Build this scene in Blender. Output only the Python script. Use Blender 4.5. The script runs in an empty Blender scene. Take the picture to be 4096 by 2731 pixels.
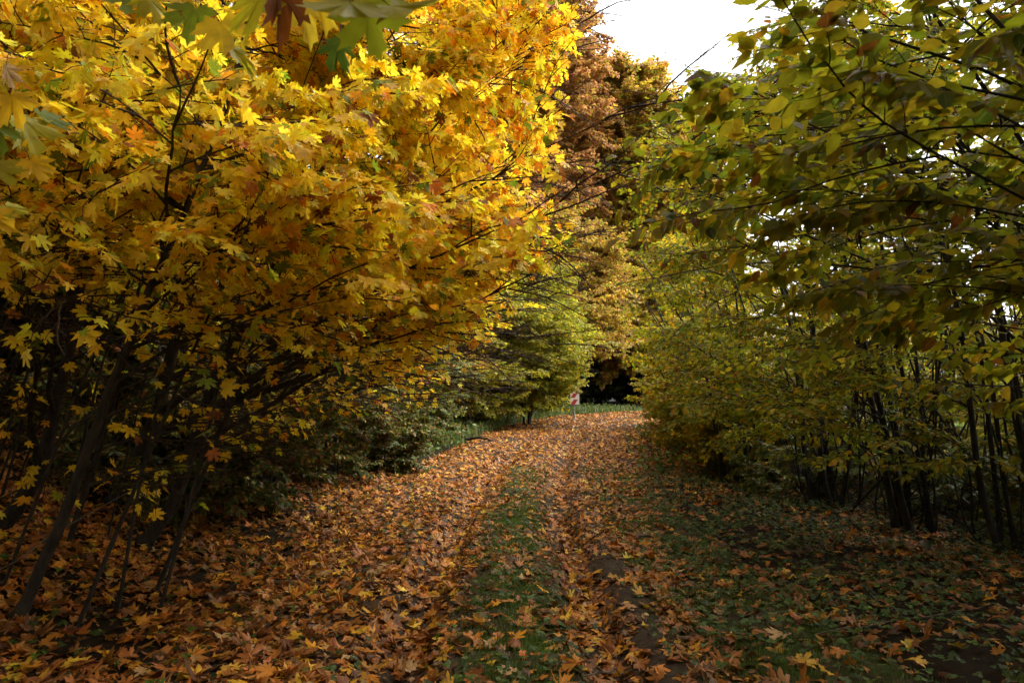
import bpy, math
import numpy as np
from mathutils import Vector

SC = bpy.context.scene
COL = SC.collection
PI = math.pi
R = math.radians

# ------------------------------------------------------------------ camera
W, H, F = 1024.0, 682.0, 683.0
CAM = np.array([0.0, 0.0, 1.65])
PITCH = math.atan((405.0 - 341.0) / F)

def at(px, py, Y):
    """world point seen at a pixel (1024 x 682) at depth Y"""
    u = (px - 512.0) / F
    v = (341.0 - py) / F
    d = np.array([u, math.cos(PITCH) - v * math.sin(PITCH), math.sin(PITCH) + v * math.cos(PITCH)])
    return CAM + d * (Y / d[1])

# ------------------------------------------------------------------ helpers
def sstep(a, b, x):
    t = np.clip((x - a) / (b - a), 0, 1)
    return t * t * (3 - 2 * t)

def norm(v):
    return v / (np.linalg.norm(v, axis=-1, keepdims=True) + 1e-9)

def tag(o, label=None, cat=None, group=None, kind=None):
    if label: o["label"] = label
    if cat: o["category"] = cat
    if group: o["group"] = group
    if kind: o["kind"] = kind
    return o

def empty(name, loc, label, cat, group=None):
    o = bpy.data.objects.new(name, None)
    COL.objects.link(o)
    o.location = loc
    o.empty_display_size = 0.2
    return tag(o, label, cat, group)

class MB:
    """collects verts / faces (tris or quads) with per-vertex attributes"""
    def __init__(self):
        self.v = []; self.loops = []; self.tot = []; self.mi = []
        self.tint = []; self.lf = []; self.n = 0
    def add(self, v, faces, mi=0, tint=None, lf=None):
        v = np.asarray(v, np.float32).reshape(-1, 3)
        faces = np.asarray(faces, np.int32)
        self.v.append(v)
        self.loops.append((faces + self.n).ravel())
        self.tot.append(np.full(len(faces), faces.shape[1], np.int32))
        self.mi.append(np.full(len(faces), mi, np.int32))
        k = len(v)
        self.tint.append(np.asarray(tint, np.float32) if tint is not None else np.ones((k, 4), np.float32))
        self.lf.append(np.asarray(lf, np.float32) if lf is not None else np.zeros((k, 3), np.float32))
        self.n += k
    def build(self, name, mats, parent=None, origin=None, attrs=True, smooth=True):
        me = bpy.data.meshes.new(name)
        v = np.concatenate(self.v)
        if origin is not None:
            v = v - np.asarray(origin, np.float32)
        loops = np.concatenate(self.loops); tot = np.concatenate(self.tot); mi = np.concatenate(self.mi)
        me.vertices.add(len(v)); me.vertices.foreach_set("co", v.ravel())
        me.loops.add(len(loops)); me.loops.foreach_set("vertex_index", loops)
        me.polygons.add(len(tot))
        st = np.concatenate([[0], np.cumsum(tot)[:-1]]).astype(np.int32)
        me.polygons.foreach_set("loop_start", st)
        me.polygons.foreach_set("loop_total", tot)
        me.polygons.foreach_set("material_index", mi)
        me.polygons.foreach_set("use_smooth", np.full(len(tot), smooth))
        if attrs:
            a = me.attributes.new("tint", 'FLOAT_COLOR', 'POINT')
            a.data.foreach_set("color", np.concatenate(self.tint).ravel())
            a = me.attributes.new("lf", 'FLOAT_VECTOR', 'POINT')
            a.data.foreach_set("vector", np.concatenate(self.lf).ravel())
        for m in (mats if isinstance(mats, (list, tuple)) else [mats]):
            me.materials.append(m)
        me.update(calc_edges=True)
        o = bpy.data.objects.new(name, me)
        COL.objects.link(o)
        if parent is not None:
            o.parent = parent
        elif origin is not None:
            o.location = origin
        return o

def tube(mb, pts, r0, r1, sides=6, mi=0, power=1.0, cap=False):
    pts = np.asarray(pts, float)
    n = len(pts)
    t = np.gradient(pts, axis=0)
    t = norm(t)
    ref = np.array([0.31, 0.17, 0.93]) if abs(t[0][2]) < 0.8 else np.array([1.0, 0.2, 0.1])
    a = norm(np.cross(t, ref)); b = np.cross(t, a)
    rad = r0 + (r1 - r0) * np.linspace(0, 1, n) ** power
    ang = np.linspace(0, 2 * PI, sides, endpoint=False)
    ring = (np.cos(ang)[None, :, None] * a[:, None, :] + np.sin(ang)[None, :, None] * b[:, None, :])
    v = pts[:, None, :] + ring * rad[:, None, None]
    i = np.arange(n - 1)[:, None] * sides; j = np.arange(sides)[None, :]; j2 = (j + 1) % sides
    f = np.stack([i + j, i + j2, i + sides + j2, i + sides + j], -1).reshape(-1, 4)
    mb.add(v.reshape(-1, 3), f, mi)
    if cap:
        c = np.concatenate([v[-1], pts[-1:]])
        mb.add(c, np.stack([np.arange(sides), (np.arange(sides) + 1) % sides, np.full(sides, sides)], -1), mi)

def bez(p0, p1, p2, n):
    t = np.linspace(0, 1, n)[:, None]
    return (1 - t) ** 2 * p0 + 2 * t * (1 - t) * p1 + t ** 2 * p2

def smooth_poly(pts, n):
    """Catmull-Rom through points"""
    pts = np.asarray(pts, float)
    P = np.concatenate([[2 * pts[0] - pts[1]], pts, [2 * pts[-1] - pts[-2]]])
    m = len(pts) - 1
    out = []
    for u in np.linspace(0, m - 1e-6, n):
        i = int(u); t = u - i
        a, b, c, d = P[i:i + 4]
        out.append(0.5 * (2 * b + (c - a) * t + (2 * a - 5 * b + 4 * c - d) * t * t + (3 * b - a - 3 * c + d) * t ** 3))
    return np.array(out)

# ------------------------------------------------------------------ terrain
PATH = smooth_poly(np.array([(0, -60), (0.1, -20), (0, 0), (0, 8), (0.15, 12), (0.55, 16.5), (1.3, 22), (2.2, 26.5),
                             (4.2, 31.2), (7.6, 34.6), (13, 37.2), (20, 39), (40, 43), (80, 52)], float), 700)

def path_lat(x, y):
    """signed lateral distance from the path centre line (left is negative)"""
    x = np.asarray(x, float); y = np.asarray(y, float)
    shp = x.shape
    P = np.stack([x.ravel(), y.ravel()], 1)
    out = np.empty(len(P))
    T = norm(np.gradient(PATH, axis=0))
    for s in range(0, len(P), 20000):
        q = P[s:s + 20000]
        d = ((q[:, None, :] - PATH[None]) ** 2).sum(-1)
        k = d.argmin(1)
        rel = q - PATH[k]
        sgn = np.sign(T[k, 1] * rel[:, 0] - T[k, 0] * rel[:, 1])
        out[s:s + 20000] = np.sqrt(d.min(1)) * sgn
    return out.reshape(shp)

def vnoise(x, y, s, seed=0):
    """cheap smooth value noise"""
    x = np.asarray(x, float) / s; y = np.asarray(y, float) / s
    xi = np.floor(x); yi = np.floor(y); fx = x - xi; fy = y - yi
    def h(a, b):
        q = np.sin(a * 127.1 + b * 311.7 + seed * 74.7) * 43758.5453
        return q - np.floor(q)
    fx = fx * fx * (3 - 2 * fx); fy = fy * fy * (3 - 2 * fy)
    return (h(xi, yi) * (1 - fx) + h(xi + 1, yi) * fx) * (1 - fy) + (h(xi, yi + 1) * (1 - fx) + h(xi + 1, yi + 1) * fx) * fy

def terrain(x, y, lat=None):
    x = np.asarray(x, float); y = np.asarray(y, float)
    if lat is None: lat = path_lat(x, y)
    yy = np.clip(y, -20, 60)
    t = np.clip(yy - 8.0, 0, None)
    z = 0.052 * (t - 3.0 * (1 - np.exp(-t / 3.0)))
    z = np.where(yy > 36, z - 0.052 * (yy - 36) * 0.7, z)
    near = 1 - sstep(20, 30, y)
    z = z + (0.35 + 1.9 * near) * sstep(3.1, 11.5, -lat) + 0.25 * sstep(2.6, 4.2, -lat) * near
    z = z + 0.10 * sstep(1.6, 3.4, lat) * near - 0.5 * sstep(6, 12, lat)
    rut = np.exp(-((np.abs(lat) - 0.70) / 0.20) ** 4)
    fade = 1 - sstep(14, 26, y)
    z = z - 0.115 * rut * (0.35 + 0.65 * fade) + 0.03 * np.exp(-(lat / 0.35) ** 2) * fade
    z = z + 0.05 * (vnoise(x, y, 0.9, 1) - 0.5) + 0.12 * (vnoise(x, y, 3.1, 2) - 0.5) * sstep(2.4, 5, np.abs(lat))
    z = z + 0.02 * (vnoise(x, y, 0.25, 3) - 0.5)
    return z

def grid(xs, ys):
    X, Y = np.meshgrid(xs, ys)
    n, m = len(ys), len(xs)
    i = np.arange(n - 1)[:, None] * m; j = np.arange(m - 1)[None, :]
    f = np.stack([i + j, i + j + 1, i + m + j + 1, i + m + j], -1).reshape(-1, 4)
    return X, Y, f

# ------------------------------------------------------------------ materials
def newmat(name):
    m = bpy.data.materials.new(name); m.use_nodes = True
    nt = m.node_tree; nt.nodes.clear()
    return m, nt

def nd(nt, t, **kw):
    n = nt.nodes.new(t)
    for k, v in kw.items():
        if k == 'inp':
            for a, b in v.items(): n.inputs[a].default_value = b
        else: setattr(n, k, v)
    return n

def lk(nt, a, b): nt.links.new(a, b)

def leaf_mat(name, trans=0.4, rough=0.45, spec=0.4, blotch=(0.22, 0.07, 0.015), blotch_amt=0.35, vein=0.0, vein_col=(0.45, 0.3, 0.05),
             pleat=0.0, blotch_scale=3.0, trans_gain=1.15):
    m, nt = newmat(name)
    tint = nd(nt, 'ShaderNodeAttribute', attribute_name='tint')
    lf = nd(nt, 'ShaderNodeAttribute', attribute_name='lf')
    # leaf-local coordinates + per leaf offset
    off = nd(nt, 'ShaderNodeVectorMath', operation='ADD')
    sep = nd(nt, 'ShaderNodeSeparateXYZ'); lk(nt, lf.outputs['Vector'], sep.inputs[0])
    comb = nd(nt, 'ShaderNodeCombineXYZ')
    mul = nd(nt, 'ShaderNodeMath', operation='MULTIPLY', inp={1: 57.0}); lk(nt, tint.outputs['Alpha'], mul.inputs[0])
    lk(nt, mul.outputs[0], comb.inputs[2])
    lk(nt, sep.outputs[0], comb.inputs[0]); lk(nt, sep.outputs[1], comb.inputs[1])
    no = nd(nt, 'ShaderNodeTexNoise', inp={'Scale': blotch_scale, 'Detail': 4.0, 'Roughness': 0.65})
    lk(nt, comb.outputs[0], no.inputs['Vector'])
    # threshold varies from leaf to leaf
    fr = nd(nt, 'ShaderNodeMath', operation='MULTIPLY', inp={1: 7.31}); lk(nt, tint.outputs['Alpha'], fr.inputs[0])
    fr2 = nd(nt, 'ShaderNodeMath', operation='FRACT'); lk(nt, fr.outputs[0], fr2.inputs[0])
    th = nd(nt, 'ShaderNodeMath', operation='MULTIPLY_ADD', inp={1: 0.30, 2: 0.80 - 0.5 * blotch_amt}); lk(nt, fr2.outputs[0], th.inputs[0])
    sb = nd(nt, 'ShaderNodeMath', operation='SUBTRACT'); lk(nt, no.outputs['Fac'], sb.inputs[0]); lk(nt, th.outputs[0], sb.inputs[1])
    ml = nd(nt, 'ShaderNodeMath', operation='MULTIPLY', use_clamp=True, inp={1: 9.0}); lk(nt, sb.outputs[0], ml.inputs[0])
    mx = nd(nt, 'ShaderNodeMixRGB', inp={2: (*blotch, 1)})
    lk(nt, ml.outputs[0], mx.inputs[0]); lk(nt, tint.outputs['Color'], mx.inputs[1])
    col = mx.outputs[0]
    # fine mottling
    n2 = nd(nt, 'ShaderNodeTexNoise', inp={'Scale': 2.2, 'Detail': 2.0}); lk(nt, comb.outputs[0], n2.inputs['Vector'])
    mr = nd(nt, 'ShaderNodeMapRange', inp={1: 0.3, 2: 0.7, 3: 0.8, 4: 1.2}); lk(nt, n2.outputs['Fac'], mr.inputs[0])
    vm = nd(nt, 'ShaderNodeMixRGB', blend_type='MULTIPLY', inp={0: 1.0}); lk(nt, col, vm.inputs[1]); lk(nt, mr.outputs[0], vm.inputs[2])
    col = vm.outputs[0]
    if vein:
        gt = nd(nt, 'ShaderNodeMapRange', inp={1: 0.90, 2: 0.97, 3: 0.0, 4: vein}); lk(nt, sep.outputs[2], gt.inputs[0])
        mv = nd(nt, 'ShaderNodeMixRGB', inp={2: (*vein_col, 1)}); lk(nt, gt.outputs[0], mv.inputs[0]); lk(nt, col, mv.inputs[1])
        col = mv.outputs[0]
    pr = nd(nt, 'ShaderNodeBsdfPrincipled', inp={'Roughness': rough, 'Specular IOR Level': spec})
    lk(nt, col, pr.inputs['Base Color'])
    if pleat:
        ab = nd(nt, 'ShaderNodeMath', operation='ABSOLUTE'); lk(nt, sep.outputs[0], ab.inputs[0])
        ma = nd(nt, 'ShaderNodeMath', operation='MULTIPLY_ADD', inp={1: -1.1}); lk(nt, ab.outputs[0], ma.inputs[0]); lk(nt, sep.outputs[1], ma.inputs[2])
        fq = nd(nt, 'ShaderNodeMath', operation='MULTIPLY', inp={1: 78.0}); lk(nt, ma.outputs[0], fq.inputs[0])
        sn = nd(nt, 'ShaderNodeMath', operation='SINE'); lk(nt, fq.outputs[0], sn.inputs[0])
        bp = nd(nt, 'ShaderNodeBump', inp={'Strength': pleat, 'Distance': 0.004}); lk(nt, sn.outputs[0], bp.inputs['Height'])
        lk(nt, bp.outputs[0], pr.inputs['Normal'])
    tr = nd(nt, 'ShaderNodeBsdfTranslucent')
    tg = nd(nt, 'ShaderNodeMixRGB', blend_type='MULTIPLY', inp={0: 1.0, 2: (trans_gain, trans_gain, trans_gain * 0.8, 1)})
    lk(nt, col, tg.inputs[1]); lk(nt, tg.outputs[0], tr.inputs['Color'])
    ms = nd(nt, 'ShaderNodeMixShader', inp={0: trans})
    lk(nt, pr.outputs[0], ms.inputs[1]); lk(nt, tr.outputs[0], ms.inputs[2])
    out = nd(nt, 'ShaderNodeOutputMaterial'); lk(nt, ms.outputs[0], out.inputs[0])
    return m

def bark_mat(name, c1, c2, scale=14.0):
    m, nt = newmat(name)
    tc = nd(nt, 'ShaderNodeTexCoord')
    mp = nd(nt, 'ShaderNodeMapping', inp={'Scale': (1, 1, 0.25)}); lk(nt, tc.outputs['Object'], mp.inputs[0])
    no = nd(nt, 'ShaderNodeTexNoise', inp={'Scale': scale, 'Detail': 6.0, 'Roughness': 0.65}); lk(nt, mp.outputs[0], no.inputs['Vector'])
    cr = nd(nt, 'ShaderNodeValToRGB'); cr.color_ramp.elements[0].position = 0.35; cr.color_ramp.elements[1].position = 0.68
    cr.color_ramp.elements[0].color = (*c1, 1); cr.color_ramp.elements[1].color = (*c2, 1)
    lk(nt, no.outputs['Fac'], cr.inputs[0])
    pr = nd(nt, 'ShaderNodeBsdfPrincipled', inp={'Roughness': 0.85, 'Specular IOR Level': 0.25})
    lk(nt, cr.outputs[0], pr.inputs['Base Color'])
    bp = nd(nt, 'ShaderNodeBump', inp={'Strength': 0.9, 'Distance': 0.015}); lk(nt, no.outputs['Fac'], bp.inputs['Height']); lk(nt, bp.outputs[0], pr.inputs['Normal'])
    out = nd(nt, 'ShaderNodeOutputMaterial'); lk(nt, pr.outputs[0], out.inputs[0])
    return m

def plain(name, c, rough=0.6, metal=0.0, var=0.15, scale=8.0):
    m, nt = newmat(name)
    tc = nd(nt, 'ShaderNodeTexCoord')
    no = nd(nt, 'ShaderNodeTexNoise', inp={'Scale': scale, 'Detail': 4.0}); lk(nt, tc.outputs['Object'], no.inputs['Vector'])
    mr = nd(nt, 'ShaderNodeMapRange', inp={1: 0.3, 2: 0.7, 3: 1 - var, 4: 1 + var}); lk(nt, no.outputs['Fac'], mr.inputs[0])
    vm = nd(nt, 'ShaderNodeMixRGB', blend_type='MULTIPLY', inp={0: 1.0, 1: (*c, 1)}); lk(nt, mr.outputs[0], vm.inputs[2])
    pr = nd(nt, 'ShaderNodeBsdfPrincipled', inp={'Roughness': rough, 'Metallic': metal}); lk(nt, vm.outputs[0], pr.inputs['Base Color'])
    out = nd(nt, 'ShaderNodeOutputMaterial'); lk(nt, pr.outputs[0], out.inputs[0])
    return m

def ground_mat(name, soil1, soil2, moss, moss_lo, moss_hi, scale):
    m, nt = newmat(name)
    tc = nd(nt, 'ShaderNodeTexCoord')
    no = nd(nt, 'ShaderNodeTexNoise', inp={'Scale': scale, 'Detail': 8.0, 'Roughness': 0.7}); lk(nt, tc.outputs['Object'], no.inputs['Vector'])
    cr = nd(nt, 'ShaderNodeValToRGB'); cr.color_ramp.elements[0].position = 0.3; cr.color_ramp.elements[1].position = 0.72
    cr.color_ramp.elements[0].color = (*soil1, 1); cr.color_ramp.elements[1].color = (*soil2, 1); lk(nt, no.outputs['Fac'], cr.inputs[0])
    n2 = nd(nt, 'ShaderNodeTexNoise', inp={'Scale': 1.6, 'Detail': 7.0, 'Roughness': 0.75}); lk(nt, tc.outputs['Object'], n2.inputs['Vector'])
    at_ = nd(nt, 'ShaderNodeAttribute', attribute_name='tint')       # red channel: where moss can grow
    sp = nd(nt, 'ShaderNodeSeparateColor'); lk(nt, at_.outputs['Color'], sp.inputs[0])
    ad = nd(nt, 'ShaderNodeMath', operation='ADD'); lk(nt, n2.outputs['Fac'], ad.inputs[0]); lk(nt, sp.outputs[0], ad.inputs[1])
    mr = nd(nt, 'ShaderNodeMapRange', inp={1: moss_lo, 2: moss_hi, 3: 0, 4: 1}); lk(nt, ad.outputs[0], mr.inputs[0])
    n3 = nd(nt, 'ShaderNodeTexNoise', inp={'Scale': 40.0, 'Detail': 3.0}); lk(nt, tc.outputs['Object'], n3.inputs['Vector'])
    mc = nd(nt, 'ShaderNodeMixRGB', inp={1: (*[c * 0.55 for c in moss], 1), 2: (*[c * 1.5 for c in moss], 1)}); lk(nt, n3.outputs['Fac'], mc.inputs[0])
    mx = nd(nt, 'ShaderNodeMixRGB'); lk(nt, mr.outputs[0], mx.inputs[0]); lk(nt, cr.outputs[0], mx.inputs[1]); lk(nt, mc.outputs[0], mx.inputs[2])
    pr = nd(nt, 'ShaderNodeBsdfPrincipled', inp={'Roughness': 0.95, 'Specular IOR Level': 0.08}); lk(nt, mx.outputs[0], pr.inputs['Base Color'])
    bp = nd(nt, 'ShaderNodeBump', inp={'Strength': 0.8, 'Distance': 0.03}); lk(nt, no.outputs['Fac'], bp.inputs['Height']); lk(nt, bp.outputs[0], pr.inputs['Normal'])
    out = nd(nt, 'ShaderNodeOutputMaterial'); lk(nt, pr.outputs[0], out.inputs[0])
    return m

M_MAPLE = leaf_mat('maple_leaf', trans=0.52, trans_gain=1.25, rough=0.5, spec=0.3, blotch=(0.20, 0.055, 0.010), blotch_amt=0.42, vein=0.35, vein_col=(0.55, 0.33, 0.05), blotch_scale=4.5)
M_LITTER = leaf_mat('fallen_leaf', trans=0.12, rough=0.5, spec=0.3, blotch=(0.10, 0.038, 0.014), blotch_amt=0.5, vein=0.4, vein_col=(0.30, 0.13, 0.04), blotch_scale=3.0)
M_HORN = leaf_mat('hornbeam_leaf', trans=0.55, trans_gain=1.3, rough=0.42, spec=0.4, blotch=(0.16, 0.085, 0.012), blotch_amt=0.40, pleat=1.0, vein=0.3, vein_col=(0.5, 0.48, 0.12), blotch_scale=5.0)
M_HORNF = leaf_mat('hornbeam_leaf_small', trans=0.52, rough=0.5, spec=0.3, blotch=(0.15, 0.08, 0.012), blotch_amt=0.35)
M_GREEN = leaf_mat('shrub_leaf', trans=0.3, rough=0.5, spec=0.28, blotch=(0.12, 0.05, 0.015), blotch_amt=0.3)
M_GRASS = leaf_mat('grass_blade', trans=0.35, rough=0.5, spec=0.4, blotch=(0.2, 0.15, 0.05), blotch_amt=0.1)
M_BARK = bark_mat('maple_bark', (0.020, 0.016, 0.012), (0.062, 0.050, 0.037), 22.0)
M_BARKD = bark_mat('hornbeam_bark', (0.018, 0.015, 0.012), (0.05, 0.043, 0.035), 18.0)
M_TWIG = bark_mat('twig_bark', (0.03, 0.018, 0.012), (0.075, 0.045, 0.03), 30.0)

# ------------------------------------------------------------------ leaf shapes
def mirror(h):
    l = [(-x, y) for x, y in h[:0:-1]]
    return np.array(l + list(h), float)

MAPLE_HI = [(0, 1.0), (.055, .86), (.16, .83), (.13, .66), (.13, .47), (.27, .58), (.345, .70), (.40, .62), (.60, .69), (.50, .54), (.57, .44),
            (.42, .32), (.33, .22), (.47, .25), (.68, .17), (.51, .10), (.46, 0.0), (.30, -.03), (.25, -.15), (.10, -.08)]
MAPLE_MID = [(0, 1.0), (.15, .80), (.13, .47), (.34, .69), (.60, .67), (.32, .25), (.67, .16), (.32, -.02), (.22, -.14)]
MAPLE_LOW = [(0, 1.0), (.14, .48), (.58, .66), (.32, .24), (.64, .08), (.18, -.1)]

def fan_leaf(half, tips):
    o = mirror(half)
    v = np.concatenate([o, [[0, 0.02]]])
    n = len(o)
    f = np.stack([np.full(n - 1, n), np.arange(1, n), np.arange(n - 1)], -1)
    vein = np.zeros(n + 1); vein[n] = 1
    c = n // 2
    for t in tips:
        vein[c + t] = 1; vein[c - t] = 1
    return v, f, vein

def ovate(ys, ws, serr=0.0, mid=True):
    """leaf blade with a midrib (mid) or a plain outline fan"""
    ys = np.array(ys, float); w = np.array(ws, float).copy()
    n = len(ys)
    if serr: w[1:-1] += serr * np.where(np.arange(n - 2) % 2, 1, -1)
    k = n - 2
    if not mid:
        v = np.concatenate([[[0, ys[0]]], np.stack([w[1:-1], ys[1:-1]], 1), [[0, ys[-1]]], np.stack([-w[1:-1], ys[1:-1]], 1)[::-1]])
        f = [(0, i, i + 1) for i in range(1, len(v) - 1)]
        return v, np.array(f), np.zeros(len(v))
    v = np.concatenate([np.stack([0 * ys, ys], 1), np.stack([w[1:-1], ys[1:-1]], 1), np.stack([-w[1:-1], ys[1:-1]], 1)])
    f = []
    Rr = lambda i: n + i - 1
    Ll = lambda i: n + k + i - 1
    f += [(0, Rr(1), 1), (0, 1, Ll(1))]
    for i in range(1, n - 2):
        f += [(i, Rr(i), Rr(i + 1)), (i, Rr(i + 1), i + 1), (i, Ll(i + 1), Ll(i)), (i, i + 1, Ll(i + 1))]
    f += [(n - 2, Rr(n - 2), n - 1), (n - 2, n - 1, Ll(n - 2))]
    vein = np.zeros(len(v)); vein[:n] = 1
    return v, np.array(f), vein

LEAF = {
    'maple_hi': fan_leaf(MAPLE_HI, (0, 8, 14)),
    'maple_mid': fan_leaf(MAPLE_MID, (0, 4, 6)),
    'maple_low': fan_leaf(MAPLE_LOW, (0, 2, 4)),
    'horn_hi': ovate(np.linspace(0, 1, 11), 0.30 * np.sin(np.linspace(0, 1, 11) ** 0.78 * PI) ** 0.9 * (1 - 0.45 * np.linspace(0, 1, 11) ** 4), 0.014),
    'horn_mid': ovate([0, .14, .40, .70, .88, 1], [0, .18, .29, .19, .07, 0]),
    'horn_low': ovate([0, .3, .7, 1], [0, .30, .25, 0], mid=False),
    'horn_min': ovate([0, .45, 1], [0, .38, 0], mid=False),
    'round': ovate([0, .12, .5, .85, 1], [0, .36, .5, .33, 0]),
}
# trifoliate ground plant leaf
def trifol():
    v0, f0, e0 = LEAF['round']
    V = []; Fc = []; E = []; n = 0
    for a in (0, R(115), R(-115)):
        p = v0 * 0.55
        p = np.stack([p[:, 0] * math.cos(a) - (p[:, 1] + 0.05) * math.sin(a), p[:, 0] * math.sin(a) + (p[:, 1] + 0.05) * math.cos(a)], 1)
        V.append(p); Fc.append(f0 + n); E.append(e0); n += len(p)
    return np.concatenate(V), np.concatenate(Fc), np.concatenate(E)
LEAF['trifol'] = trifol()

def put_leaves(mb, kind, pos, tipd, nrm, size, color, rng, curl=0.25, fold=0.15, mi=0):
    """pos (N,3), tipd (N,3) the direction of the leaf tip, nrm (N,3) rough normal"""
    tv, tf, vein = LEAF[kind]
    N = len(pos)
    if N == 0: return
    y = norm(tipd); x = norm(np.cross(y, nrm)); z = np.cross(x, y)
    k = len(tv)
    X = tv[None, :, 0]; Y = tv[None, :, 1]
    c = rng.normal(0, 1, (N, 4, 1))
    w = rng.normal(0, 1, (N, 3, 1))
    X = X * (1 + 0.10 * w[:, 0]) + 0.10 * w[:, 1] * Y * np.abs(Y) + 0.03 * np.sin(5 * Y + 6 * w[:, 2])
    Y = Y * (1 + 0.06 * w[:, 2]) + 0.10 * w[:, 0] * X * np.abs(X)
    Z = curl * (0.9 * c[:, 0] - 0.35) * X * X + curl * (0.8 * c[:, 1] - 0.45) * Y * Y + curl * 0.9 * c[:, 2] * X * Y + fold * (0.7 + 0.5 * c[:, 3]) * np.abs(X)
    sx = size * rng.uniform(0.85, 1.12, N)
    V = pos[:, None, :] + (X[..., None] * x[:, None, :]) * sx[:, None, None] + (Y[..., None] * y[:, None, :] + Z[..., None] * z[:, None, :]) * size[:, None, None]
    f = (tf[None] + (np.arange(N) * k)[:, None, None]).reshape(-1, 3)
    t = np.concatenate([color, rng.uniform(0, 1, (N, 1))], 1)
    tint = np.repeat(t, k, axis=0)
    lf = np.empty((N, k, 3), np.float32); lf[:, :, 0] = X; lf[:, :, 1] = Y; lf[:, :, 2] = vein[None]
    mb.add(V.reshape(-1, 3), f, mi, tint, lf.reshape(-1, 3))

# ------------------------------------------------------------------ spray templates (axis +X, up +Z, unit length)
def make_spray(kind, seed):
    rng = np.random.default_rng(seed)
    tubes = []; P = []; T = []; Nn = []
    axis = [np.zeros(3)]
    d = np.array([1, 0, rng.uniform(-0.05, 0.2)])
    for i in range(8):
        d = norm(d + np.array([0, rng.normal(0, 0.10), rng.normal(-0.03, 0.05)]))
        axis.append(axis[-1] + d / 8)
    axis = np.array(axis)
    tubes.append((axis, 0.010 if kind == 'maple' else 0.007, 0.0025))
    up = np.array([0, 0, 1.0])
    def leaf(p, out, hang, flat):
        o = norm(out + rng.normal(0, 0.28, 3))
        t = norm(o + np.array([0, 0, -hang * rng.uniform(0.3, 1.4)]))
        n = norm(up * flat + o * rng.uniform(0.0, 0.7) + rng.normal(0, 0.33, 3))
        P.append(p + o * (0.06 if kind == 'maple' else 0.012)); T.append(t); Nn.append(n)
    if kind == 'maple':
        for i in range(1, 9):
            for s in (-1, 1):
                side = norm(axis[i] - axis[i - 1])
                out = norm(side * 0.7 + np.array([0, s * 1.0, 0.1]))
                if i in (2, 3, 5, 6) and rng.random() < 0.85:
                    L = rng.uniform(0.22, 0.45) * (1.15 - i / 10)
                    q = [axis[i]]; dd = out
                    for k in range(4):
                        dd = norm(dd + np.array([0.12, 0, -0.08]) + rng.normal(0, 0.09, 3)); q.append(q[-1] + dd * L / 4)
                    q = np.array(q); tubes.append((q, 0.004, 0.0018))
                    for k in (2, 3, 4):
                        for s2 in (-1, 1):
                            if rng.random() < 0.85:
                                leaf(q[k], norm(dd * 0.5 + np.cross(up, dd) * s2), 0.55, 1.0)
                    leaf(q[-1], dd, 0.55, 1.0)
                elif rng.random() < 0.8:
                    leaf(axis[i], out, 0.55, 1.0)
        leaf(axis[-1], d, 0.5, 1.0)
    else:
        for i in range(1, 9):
            s = 1 if i % 2 else -1
            side = norm(axis[i] - axis[i - 1])
            for s in ((1, -1) if i < 6 and rng.random() < 0.45 else (s,)):
                out = norm(side * 0.9 + np.array([0, s * 0.9, rng.normal(0, 0.1)]))
                if i < 8:
                    L = rng.uniform(0.2, 0.5) * (1.1 - i / 10)
                    q = [axis[i]]; dd = out
                    m = 5
                    for k in range(m):
                        dd = norm(dd + np.array([0.1, 0, -0.05]) + rng.normal(0, 0.07, 3)); q.append(q[-1] + dd * L / m)
                    q = np.array(q); tubes.append((q, 0.003, 0.0012))
                    for k in range(1, m + 1):
                        s2 = 1 if k % 2 else -1
                        leaf(q[k], norm(dd * 0.75 + np.cross(up, dd) * s2 * 0.8), 0.35, 1.0)
                    leaf(q[-1], dd, 0.35, 1.0)
                leaf(axis[i], out, 0.3, 1.0)
        leaf(axis[-1], d, 0.3, 1.0)
    tm = MB()
    for p, a, b in tubes: tube(tm, p, a, b, 4)
    return dict(tv=np.concatenate(tm.v), tf=np.concatenate(tm.loops).reshape(-1, 4), P=np.array(P), T=np.array(T), N=np.array(Nn))

SPRAYS = {k: [make_spray(k, 100 + i) for i in range(10)] for k in ('maple', 'horn')}

def rot_frames(d, roll, rng):
    """(N,3) directions -> (N,3,3) frames, columns x=d, y, z close to up"""
    x = norm(d)
    up = np.tile(np.array([0.0, 0, 1]), (len(x), 1)) + 1e-3
    y = norm(np.cross(up, x)); z = np.cross(x, y)
    c = np.cos(roll)[:, None]; s = np.sin(roll)[:, None]
    y2 = y * c + z * s; z2 = -y * s + z * c
    return np.stack([x, y2, z2], -1)

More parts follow.
